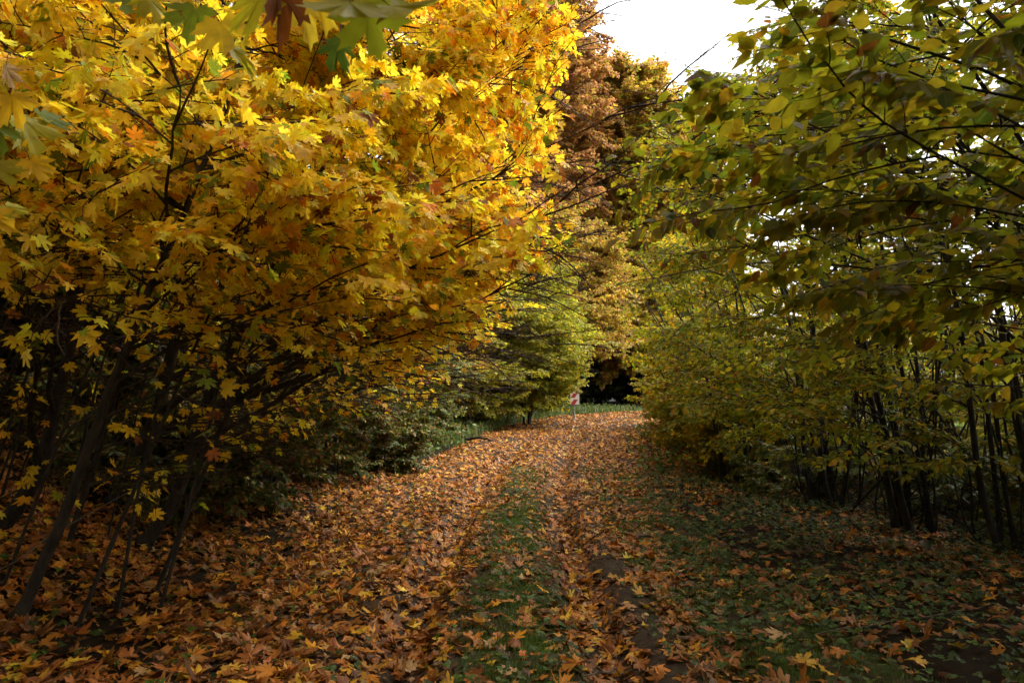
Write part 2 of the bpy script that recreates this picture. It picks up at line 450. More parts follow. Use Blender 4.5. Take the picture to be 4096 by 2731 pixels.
def fill_crown(mb, rng, skind, leafkind, pos, dirs, scale, size, palette, twigs=True, keep=1.0, curl=0.25, fold=0.15, clip=None):
    """sprays of twigs (slot 1) and leaves (slot 0) at pos"""
    pos = np.asarray(pos); dirs = np.asarray(dirs); scale = np.asarray(scale)
    roll = rng.normal(0, 0.55 if skind == 'maple' else 0.4, len(pos))
    Fm = rot_frames(dirs, roll, rng)
    which = rng.integers(0, len(SPRAYS[skind]), len(pos))
    for w, sp in enumerate(SPRAYS[skind]):
        idx = np.where(which == w)[0]
        if not len(idx): continue
        A = Fm[idx]; s = scale[idx]; p = pos[idx]
        if twigs:
            v = np.einsum('nij,kj->nki', A, sp['tv']) * s[:, None, None] + p[:, None, :]
            k = len(sp['tv'])
            f = (sp['tf'][None] + (np.arange(len(idx)) * k)[:, None, None]).reshape(-1, 4)
            mb.add(v.reshape(-1, 3), f, 1)
        lp = (np.einsum('nij,kj->nki', A, sp['P']) * s[:, None, None] + p[:, None, :]).reshape(-1, 3)
        lt = np.einsum('nij,kj->nki', A, sp['T']).reshape(-1, 3)
        ln = np.einsum('nij,kj->nki', A, sp['N']).reshape(-1, 3)
        m = rng.random(len(lp)) < keep
        if clip is not None: m &= clip(lp)
        lp, lt, ln = lp[m], lt[m], ln[m]
        lt = lt + rng.normal(0, 0.15, lt.shape)
        if skind == 'maple': lt = lt + np.array([0.28, -0.08, -0.30])      # blades droop towards the light over the path
        sz = rng.uniform(size[0], size[1], len(lp))
        put_leaves(mb, leafkind, lp, lt, ln, sz, palette(rng, lp), rng, curl, fold)

# ------------------------------------------------------------------ generic woody plant
def limb_line(rng, p0, p1, sag, n=9, jit=0.03):
    L = np.linalg.norm(p1 - p0)
    mid = (p0 + p1) / 2 + np.array([0, 0, sag * L]) + rng.normal(0, 0.05 * L, 3)
    q = bez(p0, mid, p1, n)
    q[1:-1] += rng.normal(0, jit * L / 2, (n - 2, 3)) * 0.5
    return q

def plant(name, label, cat, base, stems, targets, skind, leafkind, leaf_m, palette, size, seed, group=None, bark=None, spray=(0.7, 1.1),
          sub=(5, 0.38), per=3, keep=1.0, trunk_name='trunk', limbs_as_parts=True, sag=0.10, clip=None, limb_r=0.22, extra=None, twigs=True,
          curl=0.25, fold=0.15, droop=-0.08, sides=8, attach=None, handset=None, twiggy=0, n_bare=0):
    """stems: list of (points, r_bottom, r_top); targets (N,3) limb ends; sprays cover the outer part of every limb"""
    rng = np.random.default_rng(seed)
    bark = bark or M_BARK
    base = np.asarray(base, float)
    root = empty(name, base, label, cat, group)
    SP = []; STEM = []
    for pts, r0, r1 in stems:
        mb = MB()
        q = smooth_poly(pts, max(10, 3 * len(pts)))
        q[1:-1] += rng.normal(0, r0 * 0.10, (len(q) - 2, 3))
        SP.append((q, r0, r1))
        q2 = q.copy()
        tube(mb, q2, r0, r1, sides, 0, 0.8, cap=True)
        for _ in range(twiggy):        # short side twigs along the lower stem
            kk = rng.integers(1, max(2, int(len(q2) * 0.75))); aa = rng.uniform(0, 2 * PI); Lq = rng.uniform(0.3, 1.1)
            pe = q2[kk] + np.array([math.cos(aa) * Lq * 0.8, math.sin(aa) * Lq * 0.8, Lq * rng.uniform(0.1, 0.9)])
            tube(mb, bez(q2[kk], (q2[kk] + pe) / 2 + rng.normal(0, 0.08, 3), pe, 6), max(0.004, r0 * 0.16), 0.002, 4)
        # root flare
        fl = np.array([q[0] - [0, 0, 0.12], q[0] + [0, 0, 0.03], q[0] + (q[1] - q[0]) * 0.25, q[0] + (q[1] - q[0]) * 0.7])
        tube(mb, fl, r0 * 1.9, r0 * 0.98, sides, 0, 0.6)
        STEM.append(mb)
    pos = []; dirs = []; scl = []
    for ti, T in enumerate(targets):
        T = np.asarray(T, float)
        # attach to the stem whose line passes closest
        best = None
        for si, (q, r0, r1) in enumerate(SP):
            hd = np.linalg.norm(q[:, :2] - T[:2], axis=1)
            want = T[2] - (0.5 if attach is None else attach) * hd
            sc_ = np.abs(q[:, 2] - want) + 0.35 * hd + rng.uniform(0, 0.6)
            sc_[:max(1, len(q) // 6)] += 3
            k = sc_.argmin()
            if best is None or sc_[k] < best[0]: best = (sc_[k], si, k)
        _, si, k = best
        q, r0, r1 = SP[si]
        p0 = q[k]; rr = r0 + (r1 - r0) * (k / (len(q) - 1)) ** 0.8
        L = np.linalg.norm(T - p0)
        if L < 0.2: continue
        l = limb_line(rng, p0, T, sag)
        if clip is not None and skind == 'horn':
            ok = np.nonzero(clip(l))[0]
            if len(ok) and 3 < ok[-1] < len(l) - 1: l = l[:ok[-1] + 1]
        mb = MB() if limbs_as_parts else STEM[si]
        lr = max(0.006, min(rr * 0.75, limb_r * 0.035 * L + 0.008))
        tube(mb, l, lr, 0.004, 6, 0, 0.7)
        ns = max(2, int(round(sub[0] * min(1.0, 0.4 + L / 4))))
        if ti < n_bare: ns = 0
        for j, t in enumerate(np.linspace(0.30, 0.97, ns) if ns else []):
            t = min(0.99, t + rng.uniform(-0.04, 0.04))
            f = t * (len(l) - 1); i = min(int(f), len(l) - 2)
            p = l[i] + (l[i + 1] - l[i]) * (f - i)
            tn = norm(l[i + 1] - l[i])
            a = rng.uniform(0.45, 1.1) * (1 if j % 2 else -1)
            dh = np.array([tn[0] * math.cos(a) - tn[1] * math.sin(a), tn[0] * math.sin(a) + tn[1] * math.cos(a), tn[2] * 0.5 + rng.uniform(-0.15, 0.35)])
            dh = norm(dh)
            Ls = sub[1] * L * (1.2 - 0.75 * t) * rng.uniform(0.7, 1.25) + 0.15
            e = p + dh * Ls + np.array([0, 0, droop * Ls * 2])
            s = bez(p, p + dh * Ls * 0.55, e, 6)
            if clip is not None and skind == 'horn' and not clip(np.array([e]))[0]: continue
            tube(mb, s, max(0.004, lr * (1 - t) * 0.55 + 0.003), 0.003, 5)
            for u in np.linspace(0.35, 1.0, per):
                g = u * 5; i2 = min(int(g), 4)
                pp = s[i2] + (s[i2 + 1] - s[i2]) * (g - i2)
                sd = norm(s[i2 + 1] - s[i2])
                b = rng.uniform(-0.9, 0.9) if u < 0.95 else rng.uniform(-0.3, 0.3)
                sd = np.array([sd[0] * math.cos(b) - sd[1] * math.sin(b), sd[0] * math.sin(b) + sd[1] * math.cos(b), sd[2] * 0.6 + rng.normal(droop, 0.16)])
                pos.append(pp); dirs.append(sd); scl.append(rng.uniform(*spray) * (0.7 + 0.3 * min(1, L / 3)))
        for u in ((0.8, 1.0) if ti >= n_bare else ()):
            i = min(int(u * (len(l) - 1)), len(l) - 2)
            pos.append(l[i + 1] if u == 1.0 else l[i]); dirs.append(norm(l[i + 1] - l[i]) + np.array([0, 0, droop])); scl.append(rng.uniform(*spray))
        if limbs_as_parts:
            mb.build('branch', [bark], root, base, attrs=False)
    for mb in STEM:
        mb.build(trunk_name, [bark], root, base, attrs=False)
    if extra is not None:
        for p, d, s in extra: pos.append(np.asarray(p)); dirs.append(np.asarray(d, float)); scl.append(s)
    if pos and clip is not None and skind == 'horn':
        tip = np.array(pos) + norm(np.array(dirs, float)) * np.array(scl)[:, None] * 0.6
        kk = clip(tip)
        pos = [q for q, a in zip(pos, kk) if a]; dirs = [q for q, a in zip(dirs, kk) if a]; scl = [q for q, a in zip(scl, kk) if a]
    if pos:
        cb = MB()
        fill_crown(cb, rng, skind, leafkind, pos, dirs, scl, size, palette, twigs, keep, curl, fold, clip)
        if handset: handset(cb, rng)
        cb.build('crown', [leaf_m, M_TWIG], root, base)
    return root

def copy_tree(o, loc, rz, s, label, group=None):
    c = o.copy(); COL.objects.link(c)
    c.location = loc; c.rotation_euler = (0, 0, rz); c.scale = (s, s, s)
    c["label"] = label
    if group: c["group"] = group
    for ch in list(o.children):
        k = ch.copy(); COL.objects.link(k); k.parent = c
        for g in ch.children:
            q = g.copy(); COL.objects.link(q); q.parent = k
    return c

def in_box(rng, n, lo, hi):
    return rng.uniform(lo, hi, (n, 3))

def in_ell(rng, n, c, r, shell=0.35):
    d = norm(rng.normal(0, 1, (n, 3)))
    return np.array(c) + d * np.array(r) * (shell + (1 - shell) * rng.random((n, 1)) ** 0.5)

def gz(x, y):
    return float(terrain(np.array([x]), np.array([y]))[0])

# ------------------------------------------------------------------ palettes (linear, each leaf its own colour)
def pal(cols, weights, var=0.18):
    cols = np.array(cols, float); weights = np.array(weights, float) / sum(weights)
    def f(rng, p):
        i = rng.choice(len(cols), len(p), p=weights)
        return np.clip(cols[i] * (1 + rng.normal(0, var, (len(p), 1))) * (1 + rng.normal(0, 0.07, (len(p), 3))), 0.004, 0.95)
    return f

YEL = (0.92, 0.655, 0.032); YEL2 = (0.94, 0.72, 0.06); GOLD = (0.90, 0.57, 0.026); ORA = (0.76, 0.31, 0.02)
BRN = (0.26, 0.085, 0.02); GRN = (0.20, 0.27, 0.02); GRN2 = (0.10, 0.17, 0.018); LIME = (0.46, 0.42, 0.02)
P_MAPLE = pal([YEL, YEL2, GOLD, ORA, BRN, LIME, GRN], [40, 22, 17, 5, 3, 9, 6])
P_MAPLE_G = pal([YEL, GOLD, LIME, GRN, GRN2, BRN], [26, 14, 22, 20, 12, 4])
P_MAPLE_NEAR = pal([LIME, GRN, YEL, YEL2, BRN], [26, 22, 30, 14, 5])
P_HORN = pal([(0.29, 0.30, 0.016), (0.20, 0.245, 0.018), (0.42, 0.34, 0.018), (0.55, 0.32, 0.016), (0.11, 0.165, 0.02), (0.30, 0.11, 0.018)], [30, 24, 26, 9, 10, 2])
P_HORN_N = pal([(0.42, 0.40, 0.02), (0.31, 0.33, 0.022), (0.56, 0.45, 0.022), (0.15, 0.20, 0.026), (0.58, 0.36, 0.02), (0.30, 0.11, 0.018)], [30, 26, 22, 12, 7, 2])
P_HORN_Y = pal([(0.42, 0.34, 0.018), (0.52, 0.33, 0.016), (0.27, 0.29, 0.016), (0.19, 0.23, 0.018), (0.60, 0.33, 0.016)], [28, 22, 26, 16, 9])
P_BROWN = pal([(0.40, 0.195, 0.085), (0.46, 0.23, 0.10), (0.30, 0.14, 0.06), (0.46, 0.29, 0.035), (0.30, 0.26, 0.035)], [34, 24, 14, 17, 11])
P_BROWN_Y = pal([(0.46, 0.235, 0.10), (0.55, 0.36, 0.055), (0.40, 0.36, 0.05), (0.58, 0.37, 0.03), (0.2, 0.23, 0.03)], [24, 26, 24, 14, 12])
P_HAZEL = pal([(0.29, 0.29, 0.026), (0.40, 0.32, 0.026), (0.21, 0.25, 0.026), (0.50, 0.34, 0.03), (0.16, 0.22, 0.022)], [30, 28, 18, 14, 10])
P_DOG = pal([(0.14, 0.18, 0.045), (0.17, 0.20, 0.08), (0.10, 0.14, 0.03), (0.30, 0.29, 0.035), (0.30, 0.17, 0.07), (0.42, 0.30, 0.03)], [28, 20, 20, 16, 9, 7])
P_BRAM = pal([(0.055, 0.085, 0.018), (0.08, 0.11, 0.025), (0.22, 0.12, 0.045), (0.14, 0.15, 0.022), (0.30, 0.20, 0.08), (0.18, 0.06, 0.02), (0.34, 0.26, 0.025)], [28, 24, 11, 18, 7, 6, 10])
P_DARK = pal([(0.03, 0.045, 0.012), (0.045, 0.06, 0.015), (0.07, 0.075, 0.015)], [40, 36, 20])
P_LIT = pal([(0.42, 0.145, 0.024), (0.46, 0.20, 0.05), (0.64, 0.32, 0.025), (0.22, 0.075, 0.020), (0.44, 0.23, 0.09), (0.56, 0.22, 0.024), (0.70, 0.44, 0.05), (0.27, 0.12, 0.045), (0.11, 0.045, 0.018)],
            [25, 14, 11, 18, 5, 17, 3, 9, 9])
P_COVER = pal([(0.045, 0.085, 0.014), (0.065, 0.115, 0.016), (0.10, 0.15, 0.02), (0.035, 0.06, 0.014)], [30, 30, 16, 20])
P_GRASS = pal([(0.075, 0.15, 0.02), (0.11, 0.20, 0.025), (0.15, 0.21, 0.035), (0.22, 0.2, 0.06)], [34, 34, 20, 6])
P_VERGE = pal([(0.09, 0.155, 0.04), (0.14, 0.21, 0.06), (0.06, 0.10, 0.025), (0.26, 0.26, 0.07), (0.30, 0.22, 0.10)], [34, 28, 20, 14, 6])

# ================================================================== ground and path
def build_ground():
    a = np.concatenate([-np.geomspace(300, 24, 22), np.arange(-23, -6.0, 0.5), np.arange(-6.0, 6.0, 0.15), np.arange(6.0, 24, 0.5), np.geomspace(24, 300, 22)])
    b = np.concatenate([-np.geomspace(200, 9, 16), np.arange(-8, 2.5, 0.5), np.arange(2.5, 18, 0.15), np.arange(18, 50, 0.3), np.geomspace(50, 400, 26)])
    X, Y, f = grid(a, b)
    lat = path_lat(X, Y)
    Z = terrain(X, Y, lat)
    Z = Z - 0.05 * (1 - sstep(2.35, 2.6, np.abs(lat)))
    moss = 0.10 * sstep(1.5, 2.6, lat) + 0.25 * sstep(7, 10, lat)
    t = np.stack([moss, moss * 0, moss * 0, moss * 0 + 1], -1).reshape(-1, 4)
    mb = MB(); mb.add(np.stack([X, Y, Z], -1), f, 0, t)
    o = mb.build('ground', [ground_mat('forest_soil', (0.012, 0.008, 0.005), (0.04, 0.027, 0.017), (0.055, 0.095, 0.018), 0.68, 0.80, 9.0)])
    tag(o, kind='structure')
    # the path: a strip that follows the curve, with wheel ruts
    keep = (PATH[:, 1] > -12) & (PATH[:, 0] < 60)
    C = smooth_poly(PATH[keep][::6], 420)
    T = norm(np.gradient(C, axis=0)); Nn = np.stack([T[:, 1], -T[:, 0]], 1)
    off = np.linspace(-2.5, 2.5, 71)
    XY = C[:, None, :] + off[None, :, None] * Nn[:, None, :]
    X, Y = XY[..., 0], XY[..., 1]
    L = np.tile(off[None], (len(C), 1))
    Z = terrain(X, Y, L) + 0.004 - 0.05 * sstep(2.3, 2.5, np.abs(L)) + 0.0
    n, m = X.shape
    i = np.arange(n - 1)[:, None] * m; j = np.arange(m - 1)[None, :]
    f = np.stack([i + j, i + j + 1, i + m + j + 1, i + m + j], -1).reshape(-1, 4)
    moss = 0.20 * np.exp(-((L - 0.05) / 0.42) ** 4) * (1 - sstep(13, 18, Y)) + 0.17 * sstep(1.0, 1.3, L) * (1 - sstep(12, 18, Y)) - 0.25 * np.exp(-((np.abs(L) - 0.72) / 0.2) ** 2)
    t = np.stack([np.clip(moss + 0.1, 0, 1), moss * 0, moss * 0, moss * 0 + 1], -1).reshape(-1, 4)
    mb = MB(); mb.add(np.stack([X, Y, Z], -1), f, 0, t)
    o = mb.build('path', [ground_mat('trodden_soil', (0.035, 0.024, 0.017), (0.095, 0.068, 0.046), (0.05, 0.075, 0.014), 0.70, 0.86, 14.0)])
    tag(o, kind='structure')
build_ground()

# ================================================================== fallen leaves, ground cover, grass
def scatter(rng, n, x0, x1, y0, y1):
    return rng.uniform(x0, x1, n), rng.uniform(y0, y1, n)

def lay_leaves(mb, rng, x, y, lat, kind, size, palette, lift, tilt, curl, fold, z0=0.0):
    n = len(x)
    e = 0.12
    z = terrain(x, y, lat)
    nx = -(terrain(x + e, y) - z) / e; ny = -(terrain(x, y + e) - z) / e
    nr = norm(np.stack([np.clip(nx, -1, 1), np.clip(ny, -1, 1), np.ones(n)], 1) + rng.normal(0, tilt, (n, 3)))
    a = rng.uniform(0, 2 * PI, n)
    t = np.stack([np.cos(a), np.sin(a), np.zeros(n)], 1)
    t = norm(t - nr * (t * nr).sum(1, keepdims=True))
    sz = rng.uniform(size[0], size[1], n)
    z = z + 0.008 + z0 + lift * rng.random(n) ** 1.6 + sz * tilt * 0.25
    p = np.stack([x, y, z], 1) - t * (sz * 0.45)[:, None]
    put_leaves(mb, kind, p, t, nr, sz, palette(rng, p), rng, curl, fold)

def litter_density(x, y, lat):
    d = np.full(x.shape, 0.85)
    d = np.where(lat < -2.2, 0.95, d)
    cen = np.exp(-((lat - 0.02) / 0.50) ** 4) * (1 - sstep(9, 14, y))
    d = d - 0.55 * cen
    rg = sstep(1.2 + 0.1 * np.clip(y - 5, 0, 9), 1.6 + 0.1 * np.clip(y - 5, 0, 9), lat) * (1 - sstep(10, 15, y))
    d = d - 0.52 * rg - 0.12 * sstep(2.2, 3.0, lat) + 0.25 * sstep(3.5, 5, lat)
    ru = np.exp(-((lat + 0.95) / 0.5) ** 2)
    d = d + 0.4 * ru
    wall = np.exp(-((lat - 1.02) / 0.16) ** 2) * (1 - sstep(7, 10, y))
    d = d * (1 - 0.85 * wall)
    d = d * (0.15 + 1.6 * vnoise(x, y, 0.6, 7))
    return np.clip(d + 0.10 * sstep(2.4, 3.5, np.abs(lat)), 0.04, 1.0)

def build_litter():
    rng = np.random.default_rng(5)
    mb = MB()
    # (x0,x1,y0,y1,n,kind,size,tilt)
    zones = [(-7, 8, 3.0, 8.5, 25000, 'maple_mid', (0.045, 0.112), 0.28), (-8, 9, 8.5, 16, 30000, 'maple_mid', (0.045, 0.108), 0.26),
             (-7, 9, 16, 26, 24000, 'maple_low', (0.05, 0.115), 0.30), (-3, 18, 26, 42, 30000, 'maple_low', (0.05, 0.115), 0.34),
             (-20, -7, 3, 22, 11000, 'maple_low', (0.07, 0.14), 0.25), (-7, 6, -4, 3.0, 5000, 'maple_low', (0.07, 0.14), 0.25)]
    for x0, x1, y0, y1, n, kind, size, tilt in zones:
        x, y = scatter(rng, n, x0, x1, y0, y1)
        lat = path_lat(x, y)
        k = rng.random(n) < litter_density(x, y, lat)
        k &= lat < 7.5
        if y0 >= 16: k &= (lat > -2.6) & (lat < 7)
        x, y, lat = x[k], y[k], lat[k]
        lay_leaves(mb, rng, x, y, lat, kind, size, P_LIT, 0.03, tilt * 0.85, 0.6, 0.12)
    # crumbs: broken small leaves and old litter between the whole leaves
    x, y = scatter(rng, 26000, -6.5, 4, 3.2, 14)
    lat = path_lat(x, y); k = rng.random(len(x)) < litter_density(x, y, lat) * 0.9
    lay_leaves(mb, rng, x[k], y[k], lat[k], 'horn_low', (0.02, 0.055), pal([(0.20, 0.085, 0.03), (0.30, 0.14, 0.05), (0.12, 0.05, 0.022), (0.38, 0.2, 0.07)], [3, 3, 2, 1]), 0.015, 0.3, 0.5, 0.1)
    o = mb.build('leaf_litter', [M_LITTER])
    tag(o, 'thick litter of fallen brown and orange maple leaves covering the path and the bank', 'fallen leaves', kind='stuff')
build_litter()

def build_cover():
    rng = np.random.default_rng(11)
    mb = MB()
    n = 52000
    x, y = scatter(rng, n, -5.5, 7, 3.0, 15)
    lat = path_lat(x, y)
    d = 1.0 * sstep(1.0 + 0.10 * np.clip(y - 5, 0, 9), 1.9 + 0.10 * np.clip(y - 5, 0, 9), lat) + 0.35 * np.exp(-(lat / 0.4) ** 4) + 0.10
    d = d * (0.28 + 0.9 * sstep(0.34, 0.55, vnoise(x, y, 0.5, 21)))
    d = np.where(np.abs(np.abs(lat) - 0.72) < 0.2, d * 0.12, d)
    k = rng.random(n) < d
    x, y, lat = x[k], y[k], lat[k]
    lay_leaves(mb, rng, x, y, lat, 'trifol', (0.025, 0.065), P_COVER, 0.09, 0.25, 0.3, 0.1, 0.03)
    x, y = scatter(rng, 26000, -5.5, 12, 14, 37); lat = path_lat(x, y)
    k = ((lat < -2.5) & (lat > -4.8) & (vnoise(x, y, 0.8, 41) > 0.35)) | ((lat > 2.3) & (lat < 4.2) & (y < 24) & (vnoise(x, y, 0.7, 43) > 0.45))
    lay_leaves(mb, rng, x[k], y[k], lat[k], 'horn_low', (0.07, 0.15), pal([(0.10, 0.16, 0.03), (0.16, 0.21, 0.04), (0.07, 0.11, 0.025), (0.30, 0.25, 0.06), (0.28, 0.14, 0.05)], [4, 3, 3, 1, 1]), 0.38, 0.7, 0.4, 0.15, 0.05)
    o = mb.build('ground_cover', [M_GREEN])
    tag(o, 'low green trefoil ground cover spreading over the right verge among fallen leaves', 'ground cover', kind='stuff')

    def blades(n, x, y, lat, h0, h1, palette, w, name, label, spread=0.5):
        mb = MB()
        n = len(x)
        z = terrain(x, y, lat) - 0.005
        hgt = rng.uniform(h0, h1, n)
        a = rng.uniform(0, 2 * PI, n)
        lean = np.stack([np.cos(a), np.sin(a)], 1) * (rng.random((n, 1)) * spread)
        side = np.stack([-np.sin(a), np.cos(a), np.zeros(n)], 1) * w
        b = np.stack([x, y, z], 1)
        mid = b + np.concatenate([lean * 0.35, np.full((n, 1), 0.62)], 1) * hgt[:, None]
        tip = b + np.concatenate([lean, np.full((n, 1), 0.95)], 1) * hgt[:, None]
        V = np.stack([b - side, b + side, mid + side * 0.8, mid - side * 0.8, tip], 1)
        i = (np.arange(n) * 5)[:, None]
        f = np.concatenate([i + np.array([[0, 1, 2]]), i + np.array([[0, 2, 3]]), i + np.array([[3, 2, 4]])])
        c = np.concatenate([palette(rng, b), rng.random((n, 1))], 1)
        mb.add(V.reshape(-1, 3), f, 0, np.repeat(c, 5, axis=0))
        o = mb.build(name, [M_GRASS])
        tag(o, label, 'grass', kind='stuff')
    x, y = scatter(rng, 110000, -1.2, 3.0, 3.2, 16); lat = path_lat(x, y)
    d = np.exp(-(lat / 0.42) ** 4) * 0.9 + 0.55 * sstep(1.0, 1.3, lat) * (1 - sstep(1.9, 2.6, lat))
    d = d * np.where(vnoise(x, y, 0.5, 31) > 0.42, 1.0, 0.08)
    k = rng.random(len(x)) < d
    blades(0, x[k], y[k], lat[k], 0.025, 0.08, P_GRASS, 0.0026, 'short_grass', 'short green grass and moss growing between the wheel ruts')
    # tall verge grass on the outside of the bend
    x, y = scatter(rng, 60000, -4, 12, 19.5, 38); lat = path_lat(x, y)
    k = (lat < -2.45) & (lat > -4.6 - 0.05 * (y - 20)) & (rng.random(len(x)) < 0.9)
    blades(0, x[k], y[k], lat[k], 0.10, 0.50, P_VERGE, 0.010, 'verge_grass', 'tall blue green grass along the outer edge of the path bend')
    # field beyond the right hedge
    x, y = scatter(rng, 60000, 7.5, 34, 3, 34); lat = path_lat(x, y)
    k = (lat > 6.5)
    blades(0, x[k], y[k], lat[k], 0.2, 0.55, pal([(0.13, 0.2, 0.03), (0.2, 0.25, 0.045), (0.28, 0.25, 0.07)], [4, 4, 2]), 0.010, 'meadow_grass', 'bright rough meadow grass beyond the dark hedge')
build_cover()

# ------------------------------------------------------------------ how far the crowns reach
def right_edge(p, rng, soft=0.02):
    """the hornbeams lean away from the path: outward slope of their crowns, uneven by whole sprays"""
    v = (p[:, 2] - 1.65) / np.maximum(p[:, 1], 0.3); u = p[:, 0] / np.maximum(p[:, 1], 0.3)
    lim = np.where(v > 0.40, 0.19 + (v - 0.40) * 1.02, np.where(v > 0.2, 0.185 + (v - .2) * 0.03, 0.195))
    lim = lim + 0.16 * (vnoise(p[:, 1] * 1.7 + p[:, 2] * 0.6, p[:, 2] * 2.2, 0.8, 51) - 0.45) * (0.4 + 0.6 * sstep(0.1, 0.3, v))
    return u > lim + rng.normal(0, soft, len(p))

def left_keep(p, rng, reach=0.0, lo=1.5, hi=2.9, floor=0.12):
    """maple leaves thin out towards the ground; crowns end unevenly above the path"""
    h = p[:, 2] - terrain(p[:, 0], p[:, 1])
    k = rng.random(len(p)) < floor + (1 - floor) * sstep(lo, hi, h)
    v = (p[:, 2] - 1.65) / np.maximum(p[:, 1], 0.3); u = p[:, 0] / np.maximum(p[:, 1], 0.3)
    lim = np.interp(v, [-0.08, -0.02, 0.02, 0.06, 0.11, 0.17, 0.24, 0.29, 0.40, 0.6], [-0.42, -0.22, -0.12, -0.08, -0.05, -0.01, 0.05, 0.03, 0.05, 0.06]) + reach
    lim = lim + 0.15 * (vnoise(p[:, 1] * 1.5, p[:, 2] * 2.0, 0.8, 61) - 0.5)
    return k & (u < lim + rng.normal(0, 0.012, len(p)))

RC = np.random.default_rng(4242)

# ================================================================== left maples
def line3(*p): return np.array(p, float)

def maple(label, base, tips, r0, targets, seed, palette=P_MAPLE, leafkind='maple_hi', size=(0.058, 0.112), group='yellow maples on the left bank', keep=1.0, clip=lambda p: left_keep(p, RC, 0.0, 2.0, 3.3, 0.07), **kw):
    z = gz(*base)
    b = np.array([base[0], base[1], z])
    stems = []
    for pts, ra, rb in tips:
        pts = np.array(pts, float)
        if pts[0][2] < -50: pts[0] = b
        stems.append((pts, ra, rb))
    return plant('maple_tree', label, 'tree', b, stems, targets, 'maple', leafkind, M_MAPLE, palette, size, seed, group, M_BARK, keep=keep * 0.88, clip=clip, **kw)

B0 = (0, 0, -99)
rg = np.random.default_rng(77)
MAPLES = {}
def P_TIP(rng, p):
    c = P_MAPLE(rng, p)
    m = rng.random(len(p)) < 0.24 * sstep(-1.2, 0.6, p[:, 0])
    o = np.array([[0.84, 0.36, 0.024], [0.86, 0.44, 0.024], [0.62, 0.22, 0.02]])[rng.integers(0, 3, len(p))]
    return np.where(m[:, None], o * (1 + rng.normal(0, .08, (len(p), 1))), c)
# forked maple whose crown hangs over the path
fork = at(257, 305, 7.0)
t = np.concatenate([
    np.array([at(560, 40, 6.6), at(585, 130, 6.2), at(545, 215, 6.0), at(530, 60, 7.2), at(515, 260, 6.6), at(480, 300, 6.6), at(500, 180, 7.4), at(455, 240, 7.2),
              at(430, 310, 7.0), at(470, 120, 7.6), at(410, 170, 7.4), at(520, 10, 7.4), at(440, 60, 7.8), at(390, 270, 6.6), at(350, 330, 6.6), at(560, 5, 7.0)]),
    in_box(rg, 16, (-3.6, 5.6, 3.2), (-0.6, 8.6, 7.5)), in_box(rg, 6, (-5.2, 6.2, 2.8), (-3.4, 8.5, 6))])
MAPLES['fork'] = maple('forked maple leaning over the path, its trunk splitting in two at head height', (-3.8, 7.2),
      [([B0, at(175, 500, 7.15), at(204, 409, 7.1), at(240, 335, 7.0), fork, at(275, 262, 7.0), at(298, 205, 7.1), (-1.9, 7.3, 5.0), (-1.5, 7.4, 6.6), (-1.3, 7.5, 8.4)], 0.075, 0.012),
       ([fork, at(272, 302, 7.0), at(303, 280, 6.95), at(335, 240, 6.9), at(385, 190, 6.8), at(440, 120, 6.8)], 0.040, 0.010)], 0.075, t, 1, palette=P_TIP, sub=(7, 0.36), per=3)
# slender front maple
t = np.concatenate([np.array([at(300, 300, 5.2), at(260, 360, 5.3), at(220, 240, 4.8), at(330, 210, 5.2), at(150, 330, 5), at(90, 250, 4.6), at(270, 120, 5.0), at(370, 120, 5.4), at(60, 330, 4.7), at(190, 420, 5.3), at(230,440,5.6)]),
                    in_box(rg, 14, (-4.6, 3.6, 2.6), (-1.2, 6.2, 5.6))])
MAPLES['front'] = maple('slim leaning maple standing nearest on the left, trunk rising from the litter', (-3.50, 5.0),
      [([B0, at(62, 520, 5.0), at(106, 400, 5.0), at(150, 290, 5.0), at(187, 205, 5.05), (-2.15, 5.1, 4.2), (-2.0, 5.2, 5.6), (-2.0, 5.3, 6.8)], 0.046, 0.010)], 0.046, t, 2, sub=(6, 0.36), per=3)
# second stout maple
t = np.concatenate([np.array([at(520, 290, 9.0), at(490, 330, 9), at(540, 240, 9.2), at(450, 360, 9.0), at(350, 380, 8.8), at(300, 400, 8.6), at(250, 420, 8.0)]),
                    in_box(rg, 14, (-5.5, 7.5, 3.2), (-0.4, 11, 8.5)), in_box(rg, 8, (-7, 7, 3), (-4, 10, 7))])
MAPLES['stout'] = maple('stout straight maple just behind the forked one on the left bank', (-4.8, 8.4),
      [([B0, at(150, 430, 8.2), at(178, 330, 8.1), at(200, 240, 8.2), (-3.5, 8.4, 5.5), (-3.2, 8.6, 7.5), (-3.1, 8.8, 9.5)], 0.10, 0.014)], 0.1, t, 3, sub=(7, 0.36), per=3, leafkind='maple_mid')
# farther along the path, its low sprays hang orange at the edge
t = np.concatenate([np.array([at(505, 350, 10.5), at(495, 380, 10.3), at(470, 330, 10.2), at(440, 380, 10.4), at(400, 400, 10.2), at(380, 360, 10.4), at(520, 300, 11), at(540, 250, 11.5), at(545, 200, 12)]),
                    in_box(rg, 16, (-4.8, 9.8, 3.0), (-0.3, 13.5, 9)), in_box(rg, 6, (-7, 10, 3), (-4, 13, 7))])
MAPLES['far'] = maple('maple with orange drooping branch ends farthest along the left side', (-4.4, 11.6),
      [([B0, (-4.2, 11.6, 2.2), (-3.7, 11.6, 4), (-3.3, 11.6, 6.5), (-3.1, 11.7, 9.5)], 0.10, 0.014)], 0.1, t, 4, palette=pal([YEL, YEL2, GOLD, ORA, BRN, LIME], [30, 12, 24, 22, 5, 5]),
      leafkind='maple_mid', sub=(6, 0.36), per=2, keep=0.8, clip=lambda p: left_keep(p, RC, -0.01, 1.6, 3.4, 0.22))
